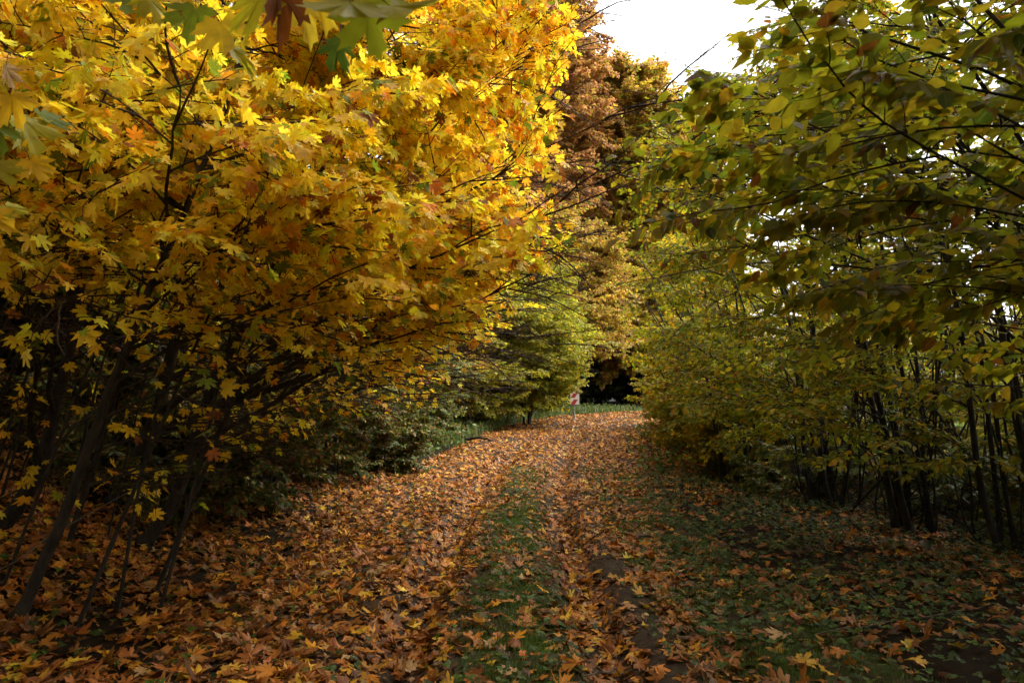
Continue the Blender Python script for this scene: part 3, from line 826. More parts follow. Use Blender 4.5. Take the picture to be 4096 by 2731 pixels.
# left edge maples
t = np.concatenate([in_box(rg, 22, (-6.6, 4.6, 2.0), (-3.2, 8.5, 6.5)), np.array([at(40, 200, 4.4), at(20, 300, 4.4), at(70, 120, 4.4), at(30, 400, 5.5), at(80, 470, 6.2), at(20, 60, 4.4)])])
MAPLES['edge'] = maple('dark trunked maple at the left edge of the wood beside the slim one', (-4.95, 6.7),
      [([B0, at(38, 470, 6.65), at(70, 340, 6.6), at(100, 200, 6.5), (-3.6, 6.4, 5), (-3.4, 6.4, 7.5)], 0.085, 0.012),], 0.085, t, 6, sub=(6, 0.36), per=3, leafkind='maple_mid')

# maple beside the camera: only a branch of it hangs into the view
def near_clip(p):
    d = np.linalg.norm(p - CAM, axis=1)
    return (d > 1.2) & (p[:, 1] < 3.2)
def near_leaves(mb, rng):
    #       px, py, depth, size, tip angle (deg, 0 right, 90 down), facing, colour
    L = [(366, 6, 1.35, .140, 70, -0.9, (0.30, 0.34, 0.02)), (350, 2, 1.32, .150, 100, -1.3, LIME), (390, 6, 1.30, .13, 30, -1.0, LIME), (340, 40, 1.45, .075, 120, -.7, GRN2), (318, -14, 1.5, .12, 75, -.6, YEL),
         (222, 22, 1.9, .15, 70, -.9, YEL), (262, -6, 1.75, .16, 95, -.8, LIME), (232, 48, 2.1, .12, 40, -.5, LIME), (280, -16, 1.7, .14, 60, -.7, BRN), (196, 8, 2.2, .14, 100, -.3, GRN), (178, -6, 2.3, .13, 50, -.6, YEL),
         (300, -8, 1.8, .15, 70, -.6, YEL2), (150, 0, 2.4, .13, 70, -.3, LIME), (128, -8, 2.5, .13, 85, -.4, GRN),
         (6, 66, 1.9, .07, 95, -.5, (0.45, 0.30, 0.17)), (10, 95, 2.0, .14, 55, -.35, GOLD), (-12, 120, 2.0, .15, 50, -.4, GRN), (22, 118, 2.1, .15, 60, -.25, LIME), (40, 112, 2.2, .14, 58, -.15, GRN),
         (-5, 165, 2.1, .15, 45, -.5, LIME), (30, 160, 2.2, .14, 55, -.4, GOLD), (5, 205, 2.3, .13, 35, -.6, LIME), (-14, 215, 2.2, .14, 40, -.5, GOLD),]
    P = []; T = []; N = []; S = []; Cc = []
    for px, py, Y, sz, a, fc, c in L:
        p = at(px, py, Y); a = R(a)
        P.append(p); T.append((math.cos(a), rng.normal(0, 0.15), -math.sin(a))); N.append((rng.normal(0, 0.25), fc, 0.75)); S.append(sz * (0.78 if px < 60 else 0.9)); Cc.append(np.array(c) * rng.uniform(0.9, 1.1))
        q = p + np.array([-math.cos(a) * 0.04 - 0.03, 0.04, 0.06])
        tube(mb, bez(p, (p + q) / 2 + [0, 0, .01], q, 5), 0.0012, 0.0015, 4, 1)
    put_leaves(mb, 'maple_hi', np.array(P), np.array(T), np.array(N), np.array(S), np.array(Cc), rng, 0.45, 0.25)
MAPLES['near'] = maple('maple overhead beside the viewer, only big green and yellow leaf sprays in view', (-3.0, 1.2),
      [([B0, (-2.9, 1.25, 1.6), (-2.6, 1.3, 3.0), (-2.3, 1.4, 4.6), (-2.1, 1.5, 6.5)], 0.09, 0.012)], 0.09,
      np.concatenate([np.array([at(345, -20, 1.42), at(225, 5, 2.0), at(-10, 75, 2.25)]), in_box(rg, 20, (-4.2, -1.5, 4.3), (-0.8, 2.0, 6.6))]), 7, palette=P_MAPLE, size=(0.11, 0.16), leafkind='maple_mid',  # box: unseen limbs overhead, added to shade the near ground
      sub=(5, 0.36), per=2, clip=lambda p: (p[:, 1] < 2.6) & (p[:, 2] > 1.75 + 0.62 * np.maximum(p[:, 1], 0)), limb_r=0.05, attach=-0.9, handset=near_leaves, n_bare=3)

# wood behind, on the left: greener maples standing deep in shade
deep = []
for i, (x, y, h, r) in enumerate([(-7.2, 10.2, 10, 0.10), (-6.3, 14.0, 11, 0.13), (-9.0, 7.2, 11, 0.12)]):
    z = gz(x, y)
    t = np.concatenate([in_ell(rg, 26, (x + 0.4, y, z + h * 0.55), (2.6, 2.6, h * 0.36)), in_ell(rg, 10, (x, y, z + 2.0), (2.0, 2.0, 1.2))])
    lean = rg.uniform(0.5, 1.6)
    deep.append(maple(['tall dim maple with bare lower trunk deep in the left wood', 'green leaved young maple behind the bramble bank on the left',
                       'shaded maple at the far left behind the slim front trunks'][i], (x, y),
        [([B0, (x + 0.15 * lean, y, z + h * 0.3), (x + 0.4 * lean, y + .1, z + h * 0.6), (x + 0.5 * lean, y, z + h)], r, 0.015)], r, t, 20 + i, palette=P_MAPLE_G, leafkind='maple_low',
        size=(0.10, 0.16), sub=(5, 0.36), per=2, limbs_as_parts=False, group='shaded maples in the left wood'))
k = 0
DEEP_LAB = 'dim maple among many alike in the dark depth of the left wood'
for (x, y) in [(-11.5, 10.5), (-9.5, 13.5), (-12.5, 15), (-8.8, 17.5), (-6.6, 20.5), (-13, 19.5), (-10, 22.5), (-14.5, 6.0), (-16, 12), (-9.6, 4.2), (-8.0, 26), (-5.2, 27), (-17, 18), (-12, 27)]:
    o = copy_tree(deep[k % 3], (x, y, gz(x, y) - 0.05), rg.uniform(0, 6.28), rg.uniform(0.95, 1.35), DEEP_LAB, 'dim maples deep in the left wood')
    k += 1
# unseen maples added around and behind the viewer to shut out sky light
BEH_LAB = 'unseen tall maple added behind the viewer to block the rear sky'
for (x, y, s) in [(-6.4, -1.5, 1.1), (-7.5, 1.8, 1.15), (-5.5, -6, 1.2), (6.4, -1.6, 1.1), (5.6, -6.0, 1.2), (-9.5, -3, 1.2), (9.0, -3.0, 1.2), (-3.2, -5.0, 1.15), (3.4, -4.6, 1.15), (0.6, -10.5, 1.35), (-1.6, -14, 1.35)]:
    copy_tree(deep[k % 3], (x, y, gz(x, y) - 0.05), rg.uniform(0, 6.28), s, BEH_LAB, 'maples behind the viewer')
    k += 1

for (x, y, sc_, lab) in [(-7.4, 4.6, 1.5, 'tall maple added above the front left maples out of the frame for shade'), (-6.9, 8.2, 1.45, 'tall maple added behind the stout maple to shade the left crowns')]:
    copy_tree(deep[k % 3], (x, y, gz(x, y) - 0.05), rg.uniform(0, 6.28), sc_, lab); k += 1  # added tall crowns that cut sky light on the left maples

# bare saplings between the left trunks
def saplings():
    rng = np.random.default_rng(31)
    lab = 'thin bare sapling stem standing among the left maples'
    for i in range(60):
        y = rng.uniform(5.0, 13); x = rng.uniform(-0.92 * y, -0.50 * y) if y < 9 else rng.uniform(-9.5, -4.6)
        z = gz(x, y); h = rng.uniform(3.0, 6.5)
        mb = MB(); l = rng.uniform(0.18, 0.42)
        p = smooth_poly(np.array([(x, y, z - 0.1), (x + l * h * 0.33, y + rng.normal(0, .06), z + h * 0.34), (x + l * h * 0.66, y + rng.normal(0, .1), z + h * 0.67), (x + l * h * 0.95, y + rng.normal(0, .15), z + h)]), 12)
        r = rng.uniform(0.008, 0.03)
        tube(mb, p, r, 0.004, 6)
        for j in range(rng.integers(3, 8)):
            kk = rng.integers(3, 11); a = rng.uniform(0, 6.28); L = rng.uniform(0.4, 1.2)
            e = p[kk] + np.array([math.cos(a) * L, math.sin(a) * L, rng.uniform(0.1, 0.7) * L])
            tube(mb, bez(p[kk], p[kk] * 0.5 + e * 0.5 + np.array([0, 0, .1]), e, 5), r * 0.45, 0.002, 4)
        o = mb.build('sapling', [M_BARK], None, p[0], attrs=False)
        tag(o, lab, 'sapling', 'bare saplings among the left maples')
saplings()

# ================================================================== shrubs and bramble bank, left of the path
def bush(name, label, x, y, r, h, palette, leafkind, leafm, size, seed, n=30, group=None, skind='horn', cat='shrub', stems=5, spray=(0.5, 0.9), per=2, zc=0.5, bark=None, sub=(4, 0.4), keep=1.0, low=0.0, shell=0.35, clip=None):
    rng = np.random.default_rng(seed)
    z = gz(x, y); b = np.array([x, y, z])
    st = []
    for i in range(stems):
        a = 6.28 * i / stems + rng.uniform(-0.5, 0.5)
        e = np.array([x + math.cos(a) * r * 0.45, y + math.sin(a) * r * 0.45, z + h * rng.uniform(0.55, 0.85)])
        s = np.array([x + math.cos(a) * 0.12, y + math.sin(a) * 0.12, z - 0.05])
        m = (s + e) / 2 + np.array([-math.cos(a) * 0.1 * r, -math.sin(a) * 0.1 * r, 0.05 * h])
        st.append((np.array([s, m, e]), 0.012 + 0.006 * h, 0.005))
    T = in_ell(rng, n, (x, y, z + h * zc), (r, r, h * (1 - zc)), shell)
    T[:, 2] = np.maximum(T[:, 2], z + 0.12 + low)
    return plant(name, label, cat, b, st, T, skind, leafkind, leafm, palette, size, seed, group, bark or M_BARKD, spray=spray, sub=sub, per=per, trunk_name='stem', limbs_as_parts=False, keep=keep, sides=6, clip=clip)

G = 'bramble bushes on the left bank'
for i, (x, y, r, h, lab) in enumerate([(-4.0, 9.2, 1.15, 1.5, 'dark bramble bush nearest the viewer at the foot of the left bank'),
                                       (-3.75, 11.0, 1.2, 2.1, 'dark bramble bush with pinkish withered leaves beside the path'),
                                       (-3.4, 13.0, 1.1, 2.2, 'bramble bush with pale seed heads at the left edge of the path'),
                                       (-5.6, 9.9, 1.3, 1.9, 'bramble bush deeper on the bank behind the front one, half hidden by trunks'), (-5.3, 11.6, 1.4, 2.4, 'tall bramble bush farthest back on the left bank under the maples'),
                                       (-2.9, 15.0, 1.0, 1.9, 'rounded bramble bush next to the path where it starts to bend')]):
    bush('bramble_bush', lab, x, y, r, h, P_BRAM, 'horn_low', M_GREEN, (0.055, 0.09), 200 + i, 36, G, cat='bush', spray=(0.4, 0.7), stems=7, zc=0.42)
G = 'grey green shrubs on the left bank'
for i, (x, y, r, h, lab) in enumerate([(-4.6, 13.2, 1.7, 4.8, 'tall dark green shrub under the hanging maple sprays'),
                                       (-3.7, 16.4, 1.6, 5.2, 'grey green dogwood shrub with drooping leaves left of the path'),
                                       (-2.9, 19.2, 1.4, 4.2, 'smaller grey green dogwood shrub above the lying branch'),
                                       (-5.0, 18.5, 2.2, 6.0, 'tall green shrub rising behind the dogwoods on the left')]):
    bush('dogwood_shrub', lab, x, y, r, h, P_DOG, 'horn_low', M_GREEN, (0.065, 0.105), 220 + i, 46, G, spray=(0.5, 0.9), stems=6)
US = []
for i, (x, y) in enumerate([(-7.6, 12.0), (-9.5, 10.6), (-11.0, 13.0), (-8.0, 15.5), (-10.5, 17.0), (-6.6, 17.5), (-13.0, 9.0), (-7.4, 22), (-12.8, 16.5), (-11.0, 8.0)]):
    lab = 'dim leafy understory shrub in the shade of the left wood'
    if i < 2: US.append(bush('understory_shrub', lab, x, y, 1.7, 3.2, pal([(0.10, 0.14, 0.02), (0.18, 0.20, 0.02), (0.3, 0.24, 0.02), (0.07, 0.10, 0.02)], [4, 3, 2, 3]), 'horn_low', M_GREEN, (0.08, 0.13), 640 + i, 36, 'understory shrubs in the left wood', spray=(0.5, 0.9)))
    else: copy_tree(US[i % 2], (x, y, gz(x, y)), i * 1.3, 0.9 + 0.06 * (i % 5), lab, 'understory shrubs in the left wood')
G = 'yellow green hornbeams at the bend'
bush('hornbeam_shrub', 'broad yellow green hornbeam shrub at the bend, half hiding the striped sign', 0.6, 27.6, 2.3, 5.2, P_HAZEL, 'horn_low', M_HORNF, (0.09, 0.14), 240, 90, G, spray=(0.7, 1.3), shell=0.2, zc=0.56, clip=lambda p: p[:, 0] < 2.28 + 0.75 * sstep(2.0, 2.35, p[:, 2]) - 0.5 * sstep(3.2, 4.6, p[:, 2]) + RC.normal(0, 0.08, len(p)))
bush('hornbeam_shrub', 'ragged green hornbeam joining the broad one on its left at the bend', -1.7, 25.5, 2.2, 5.6, P_HAZEL, 'horn_low', M_HORNF, (0.08, 0.13), 245, 90, G, spray=(0.7, 1.2), shell=0.2)
bush('hornbeam_shrub', 'taller yellow green hornbeam leaning out behind the broad one at the bend', -1.2, 29.5, 3.0, 9.0, P_HAZEL, 'horn_low', M_HORNF, (0.09, 0.13), 241, 90, G, spray=(0.8, 1.4))
bush('hornbeam_shrub', 'golden hornbeam at the far side of the bend under the tallest brown tree', 2.8, 36.5, 3.4, 11.0, P_BROWN_Y, 'horn_low', M_HORNF, (0.11, 0.17), 243, 130, G, spray=(0.9, 1.5), clip=lambda p: (p[:, 2] > 4.3 + RC.normal(0, .25, len(p))) | (p[:, 0] < 2.2))
bush('hornbeam_shrub', 'olive hornbeam filling the gap between the broad one and the golden one at the bend', 0.9, 32.0, 2.6, 8.0, P_HAZEL, 'horn_low', M_HORNF, (0.10, 0.15), 244, 100, G, spray=(0.8, 1.3), clip=lambda p: (p[:, 2] > 4.2 + RC.normal(0, .25, len(p))) | (p[:, 0] < 1.9))
bush('hornbeam_shrub', 'golden green hornbeam arching above the dogwood shrubs left of the bend', -3.4, 24.0, 2.8, 8.5, P_BROWN_Y, 'horn_low', M_HORNF, (0.08, 0.12), 242, 90, G, spray=(0.8, 1.3))

# ================================================================== tall brown trees behind
def tall(label, x, y, h, rr, seed, palette, n=60, low=0.22, size=(0.17, 0.28), spray=(1.2, 1.9), lean=(0, 0), cat='tree', group='tall trees behind the bend', keep=1.0):
    rng = np.random.default_rng(seed)
    z = gz(x, y); b = np.array([x, y, z])
    pts = np.array([b, b + [0.1, 0, h * 0.25], b + [lean[0] * .4, lean[1] * .4, h * 0.55], b + [lean[0], lean[1], h * 0.97]])
    T = []
    for i in range(n):
        u = rng.uniform(low, 1.0)
        prof = max(0.12, math.sin(min(0.985, (u - low) / (1 - low) * 0.80 + 0.19) * PI)) ** 0.55
        a = rng.uniform(0, 2 * PI); q = rr * prof * rng.uniform(0.45, 1.0)
        T.append((x + lean[0] * u + math.cos(a) * q, y + lean[1] * u + math.sin(a) * q, z + h * u + rng.uniform(-.5, .5)))
    return plant('beech_tree', label, cat, b, [(pts, 0.28, 0.03)], np.array(T), 'horn', 'horn_min', M_HORNF, palette, size, seed, group, M_BARKD, spray=spray, sub=(5, 0.42), per=2,
                 limbs_as_parts=False, keep=keep, twigs=False, attach=0.75, droop=-0.06)

tall('tallest rust brown tree rising above the path out of the frame', 0.9, 41, 33, 4.6, 300, P_BROWN, n=300, low=0.12)
tall('rounded brown and olive tree against the white sky right of the tallest one', 8.3, 44, 22.6, 3.6, 301, P_BROWN_Y, n=260, low=0.12)
tall('russet tree filling the gap between the tallest brown tree and the rounded olive one', 5.0, 46, 23.5, 4.4, 304, P_BROWN, n=240, low=0.12)
tall('brown tree half hidden by the yellow maple left of the tallest one', -2.5, 37, 27, 4.6, 302, P_BROWN, n=150, low=0.12)
tall('lower brown tree behind the right hornbeams beyond the bend', 11.5, 47, 19.0, 4.5, 303, P_BROWN_Y, n=150, low=0.10)

# ================================================================== right hornbeam row
G = 'hornbeam shrubs in the right hedge row'
def hornbeam(label, x, y, stems, targets, seed, leafkind='horn_mid', palette=P_HORN, size=(0.06, 0.09), leafm=M_HORNF, keep=1.0, spray=(0.6, 1.0), clip=None, low_=0.85, **kw):
    if y > 12: low_ = 1.0
    if y < 24:
        targets = targets[right_edge(targets - np.outer(0.035 * targets[:, 1], [1, 0, 0]), RC, 0.02)]
        c0 = clip
        clip = (lambda p: right_edge(p, RC, 0.03) & (RC.random(len(p)) < low_ + (1 - low_) * sstep(2.3, 4.0, p[:, 2])) & (c0(p) if c0 else True))
    rng = np.random.default_rng(seed)
    z = gz(x, y); b = np.array([x, y, z])
    st = []
    for dx, dy, h, lx, ly, r in stems:
        s = np.array([x + dx, y + dy, z - 0.05]); e = np.array([x + dx + lx, y + dy + ly, z + h])
        m = s * 0.45 + e * 0.55 + np.array([-lx * 0.22 + rng.normal(0, .16), rng.normal(0, .16), 0.05])
        st.append((np.array([s, s * .75 + m * .25 + rng.normal(0, .04, 3), m, e]), r, 0.010))
    return plant('hornbeam_shrub', label, 'shrub', b, st, targets, 'horn', leafkind, leafm, palette, size, seed, G, M_BARKD, spray=spray, trunk_name='stem', keep=keep, clip=clip, twiggy=8, **kw)

def multi(rng, n, h, spread, bias=(-0.5, 0), r=0.045):
    out = []
    for i in range(n):
        a = 6.28 * i / n + rng.uniform(-.4, .4)
        l = rng.uniform(0.2, 1.0) * spread
        out.append((math.cos(a) * 0.22, math.sin(a) * 0.22, h * rng.uniform(0.7, 1.0), math.cos(a) * l + bias[0] * h * 0.3, math.sin(a) * l + bias[1], rng.uniform(0.6, 1.2) * r))
    for i in range(n + 9):
        a = rng.uniform(0, 6.28); l = rng.uniform(0.5, 2.0); hh = rng.uniform(1.4, 4.2)
        out.append((abs(rng.normal(0, 0.6)) - 0.2, rng.normal(0, 0.5), hh, max(-0.22 * hh, math.cos(a) * l * 1.1 - 0.1 * hh), math.sin(a) * l, rng.uniform(0.007, 0.022)))
    return out

rh = np.random.default_rng(88)
t = np.concatenate([np.array([at(640, 128, 4.4), at(665, 180, 4.6), at(700, 150, 4.4), at(650, 110, 5.0), at(690, 215, 4.8), at(760, 190, 4.2), at(740, 90, 4.6)]),
                    in_box(rh, 20, (1.8, 3.8, 3.9), (5.8, 7.0, 6.6))])
hornbeam('hornbeam with one long level branch reaching out over the path toward the maples', 5.2, 5.4, multi(rh, 7, 6.2, 1.6, (-0.7, 0)), t, 401, 'horn_mid', P_HORN_N, leafm=M_HORN, size=(0.050, 0.078), sub=(6, 0.34), per=3)
t = np.concatenate([np.array([at(800, 60, 2.4), at(860, 30, 2.2), at(850, 110, 2.3), at(930, 80, 2.0), at(930, 150, 2.1), at(800, 120, 2.8), at(990, 110, 2.0), at(985, 40, 2.1), at(890, 190, 2.5), at(990, 210, 2.4),
                              at(880, 200, 2.9)]),
                    in_box(rh, 12, (2.2, 1.2, 3.4), (5, 4.2, 5.8)), in_box(rh, 14, (1.2, -1.5, 4.4), (4.8, 2.2, 6.2))])  # last box: unseen overhead limbs added to darken the right ground
hornbeam('nearest hornbeam whose large ribbed leaves hang close at the upper right', 4.6, 3.0, multi(rh, 5, 5.2, 1.2, (-0.7, 0)), t, 402, 'horn_hi', P_HORN_N, leafm=M_HORN, sub=(5, 0.26), per=2, spray=(0.45, 0.75), size=(0.058, 0.090), clip=lambda p: np.linalg.norm(p - CAM, axis=1) > 1.4)
specs = [(5.2, 7.1, 7.0, 'hornbeam with several black stems standing upright near the right edge', 403, 24),
         (5.1, 8.8, 7.4, 'hornbeam whose dark slanting stems cross each other low down on the right', 404, 26),
         (4.75, 10.5, 7.2, 'hornbeam with stems fanning out from one foot in the middle of the right row', 405, 26),
         (4.1, 12.9, 6.8, 'hornbeam with three close dark stems at the edge of the right verge', 406, 26)]
for x, y, h, lab, sd, n in specs:
    t = np.concatenate([in_ell(rh, n, (x - 1.0, y, h * 0.68), (2.6, 1.7, h * 0.32), 0.3), in_ell(rh, n // 2 + 3, (x - 0.5, y, h * 0.30), (1.9, 1.5, 1.1), 0.2)])
    hornbeam(lab, x, y, multi(rh, 6, h * 0.9, 1.5, (-0.5, 0), 0.05), t, sd, sub=(5, 0.36), per=2)
specs = [(4.4, 15.6, 6.0, 'yellowing hornbeam beyond the three stemmed one on the right', 407), (5.0, 18.6, 6.4, 'golden hornbeam leaning over the path before the bend on the right', 408),
         (6.0, 22.0, 6.8, 'yellow green hornbeam inside the bend with branches above the path', 409), (8.2, 26.0, 7.5, 'last hornbeam of the right row where the path vanishes', 410)]
for x, y, h, lab, sd in specs:
    t = np.concatenate([in_ell(rh, 34, (x - 0.9, y, h * 0.62 + gz(x, y)), (2.4, 1.8, h * 0.4), 0.3), in_ell(rh, 18, (x - 0.6, y, 1.5 + gz(x, y)), (1.7, 1.5, 1.2), 0.2)])
    hornbeam(lab, x, y, multi(rh, 5, h * 0.85, 1.3, (-0.4, 0), 0.04), t, sd, 'horn_low', P_HORN_Y, (0.075, 0.115), sub=(5, 0.36), per=2, limbs_as_parts=False)

NEARROW = []
HEDGE = [o for o in bpy.data.objects if o.get('group') == G]
for i, (x, y, s) in enumerate([(5.7, 0.6, 1.0), (5.4, -2.2, 1.05), (7.6, 4.4, 1.0), (8.0, 1.2, 1.0)]):  # row carried on out of view, added to darken the lower right
    copy_tree(HEDGE[2 + i % 3], (x, y, gz(x, y)), R(-15 + 12 * i), s, 'hornbeam continuing the right row out of view, added to shade the verge', 'hornbeams beside the viewer')
for i, (x, y, s) in enumerate([(7.6, 9.4, 1.1), (9.3, 11.6, 1.1), (7.4, 12.4, 1.0), (7.8, 15.2, 0.9), (8.3, 18.0, 0.9), (8.2, 6.8, 0.95), (10.0, 8.2, 0.95)]):
    src = HEDGE[2 + i % 4]
    copy_tree(src, (x, y, gz(x, y)), R(150 + 40 * i), s, 'lower hornbeam in the second row seen dimly behind the front stems', 'hornbeams in the second row of the hedge')

G4 = 'golden low bushes on the right path edge'
for i, (x, y, r, h) in enumerate([(4.5, 13.9, 0.9, 1.9), (4.5, 16.2, 0.9, 2.2), (4.9, 18.9, 1.0, 2.6), (5.7, 22.2, 1.2, 3.0), (7.4, 25.6, 1.4, 3.2)]):
    bush('hornbeam_bush', ['golden bush crowding the right path edge beside the three dark stems', 'second golden bush along the right path edge, a little taller', 'golden bush at the middle of the right path edge row', 'taller golden bush where the path edge starts to turn right', 'farthest golden bush at the inside of the bend'][i],
         x, y, r, h, P_HORN_Y, 'horn_low', M_HORNF, (0.07, 0.11), 660 + i, 34, G4, cat='bush', spray=(0.45, 0.75), stems=6)
G3 = 'low undergrowth bushes at the hedge foot'
for i, (x, y, r, h) in enumerate([(4.9, 11.6, 0.9, 1.1), (5.6, 14.4, 1.0, 1.4), (4.9, 17.2, 1.0, 1.6), (6.3, 9.8, 1.0, 1.0), (6.6, 12.6, 1.1, 1.4), (6.4, 7.8, 1.0, 0.9), (7.4, 10.8, 1.1, 1.2), (6.6, 16.2, 1.1, 1.7), (7.2, 6.2, 1.1, 0.9)]):
    lab = ['leafy dark undergrowth bush between the stems of the right hedge', 'golden low bush at the verge edge under the yellowing hornbeam'][i == 2]
    bush('undergrowth_bush', lab, x, y, r, h, P_HORN_Y if i in (1, 2) else P_DOG, 'horn_low', M_GREEN, (0.06, 0.09), 600 + i, 20, None if i == 2 else G3, spray=(0.4, 0.6), stems=6, cat='bush', zc=0.5)

rk = np.random.default_rng(71)
zo = gz(8.2, 2.2); bo = np.array([8.2, 2.2, zo])  # unseen oak, crown added and shaped to shade the right verge
to = in_box(rk, 64, (2.6, -5, 6.8), (13, 5.0, 12.0)); to = to[to[:, 2] > 2.6 + 0.78 * to[:, 1]]
plant('shade_oak', 'big unseen oak on the right of the path, its crown added overhead for shade', 'tree', bo, [(np.array([bo, (8.1, 2.2, 3.2), (7.8, 2.1, 7), (7.4, 2.0, 12)]), 0.26, 0.04)], to, 'horn', 'horn_min', M_HORNF,
      P_BROWN_Y, (0.14, 0.22), 72, None, M_BARK, spray=(1.0, 1.6), sub=(6, 0.4), per=3, limbs_as_parts=False, twigs=False, clip=lambda p: p[:, 2] > 2.2 + 0.72 * p[:, 1])

# lit shrubs in the meadow behind the hedge
G2 = 'sunlit shrubs beyond the hedge'
for i, (x, y, r, h, lab) in enumerate([(11.5, 12.0, 2.0, 3.4, 'bright yellow green shrub in the meadow seen between the dark right stems'), (14.0, 17.0, 2.6, 5.0, 'light green rounded shrub in the meadow behind the right hedge'),
                                       (10.0, 18.0, 2.0, 4.6, 'golden shrub in the meadow behind the yellowing hornbeam'), (18.5, 22, 3.4, 6.5, 'larger pale shrub farther out in the meadow'), (9.4, 22.5, 2.0, 4.6, 'yellow shrub at the meadow edge inside the bend'),
                                       (18.5, 15.0, 2.8, 5.0, 'pale green shrub farthest right in the meadow'), (14.5, 24.5, 3.0, 7.0, 'tall yellowing shrub at the back of the meadow'), (23.5, 19.0, 3.2, 6.0, 'broad green shrub at the far right end of the meadow'), (15.5, 11.0, 2.0, 3.4, 'low golden shrub close behind the hedge at far right')]):
    bush('meadow_shrub', lab, x, y, r, h, pal([(0.35, 0.30, 0.02), (0.25, 0.28, 0.025), (0.45, 0.30, 0.02), (0.5, 0.33, 0.04)], [3, 3, 2, 1]), 'horn_min', M_HORNF, (0.11, 0.17), 260 + i, 34, G2, spray=(0.6, 1.1))

# ================================================================== far woodland (one mass)
def woodland():
    rng = np.random.default_rng(500)
    mb = MB()
    pos = []; dirs = []; scl = []
    for i in range(52):
        x = rng.uniform(-45, 42); y = rng.uniform(52, 66) if x > -12 else rng.uniform(30, 60)
        if x > 16: y += 14
        z = gz(x, y); h = rng.uniform(9, 14) if x > 10 else rng.uniform(14, 20)
        if 8 < x: h *= 0.75
        tube(mb, smooth_poly(np.array([(x, y, z - 0.2), (x + rng.normal(0, .3), y, z + h * .5), (x + rng.normal(0, .6), y, z + h * .95)]), 8), 0.25, 0.05, 6, 1)
        n = 34
        p = in_ell(rng, n, (x, y, z + h * 0.55), (3.2, 3.2, h * 0.45), 0.4)
        pos.append(p); d = p - np.array([x, y, 0]); d[:, 2] = -0.1; dirs.append(d); scl.append(rng.uniform(1.8, 2.8, n))
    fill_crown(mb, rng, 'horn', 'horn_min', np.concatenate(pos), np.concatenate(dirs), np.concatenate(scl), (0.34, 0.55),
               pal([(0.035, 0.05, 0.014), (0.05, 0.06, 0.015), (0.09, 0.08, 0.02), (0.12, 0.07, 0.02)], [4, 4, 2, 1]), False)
    # underwood that closes the view along the ground
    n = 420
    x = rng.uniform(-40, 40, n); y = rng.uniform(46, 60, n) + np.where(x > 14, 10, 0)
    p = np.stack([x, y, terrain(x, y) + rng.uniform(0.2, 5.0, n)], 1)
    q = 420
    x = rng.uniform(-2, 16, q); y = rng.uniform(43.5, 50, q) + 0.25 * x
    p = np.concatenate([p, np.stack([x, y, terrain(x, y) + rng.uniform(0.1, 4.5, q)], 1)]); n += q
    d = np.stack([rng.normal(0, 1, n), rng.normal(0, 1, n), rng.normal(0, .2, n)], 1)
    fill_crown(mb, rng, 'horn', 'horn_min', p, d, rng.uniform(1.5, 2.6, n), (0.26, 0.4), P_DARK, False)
    o = mb.build('woodland', [M_HORNF, M_BARKD])
    tag(o, 'dark far woodland closing the view beyond the bend and behind the left wood', 'woodland', kind='stuff')
woodland()

# ================================================================== striped sign at the bend
def sign():
    sx, sy = 2.74, 30.0
    zg = gz(sx, sy)
    zb = at(573, 404, sy)[2]
    root = empty('striped_sign', (sx, sy, zg), 'small red and white striped board on a thin post beside the path bend', 'sign')
    w, h, d = 0.21, 0.56, 0.012
    def prism(poly, y0, y1):
        mb = MB(); n = len(poly)
        v = np.array([(a, y0, b) for a, b in poly] + [(a, y1, b) for a, b in poly])
        mb.add(v, np.array([(i, (i + 1) % n, n + (i + 1) % n, n + i) for i in range(n)]))
        mb.add(v, np.array([list(range(n))])); mb.add(v, np.array([list(range(n, 2 * n))[::-1]]))
        return mb
    o = np.array([0, 0, 0])
    z0 = zb - zg
    prism([(-w, z0), (w, z0), (w, z0 + h), (-w, z0 + h)], 0, d).build('board', [plain('sign_white', (0.72, 0.70, 0.66), 0.5, var=0.08)], root, o, False, False)
    red = plain('sign_red', (0.42, 0.035, 0.04), 0.45, var=0.12)
    prism([(-w + 0.02, z0 + 0.006), (0.0, z0 + 0.006), (w - 0.06, z0 + 0.22), (-w + 0.17, z0 + 0.22)], -0.004, -0.0005).build('stripe', [red], root, o, False, False)
    prism([(-w + 0.02, z0 + 0.29), (0.0, z0 + 0.29), (w - 0.06, z0 + 0.50), (-w + 0.17, z0 + 0.50)], -0.004, -0.0005).build('stripe', [red], root, o, False, False)
    dark = plain('sign_edge', (0.06, 0.04, 0.035), 0.6)
    prism([(-w - 0.005, z0 - 0.022), (w + 0.005, z0 - 0.022), (w + 0.005, z0 - 0.001), (-w - 0.005, z0 - 0.001)], -0.012, d + 0.012).build('frame', [dark], root, o, False, False)
    mb = MB(); tube(mb, np.array([(0, d + 0.02, -0.3), (0, d + 0.02, z0 * 0.5), (0, d + 0.02, z0 + h * 0.9)]), 0.019, 0.019, 8, 0, cap=True)
    mb.build('post', [plain('galvanised_steel', (0.45, 0.45, 0.43), 0.45, 0.6)], root, o, False)
    root.rotation_euler = (0, 0, R(6))
sign()

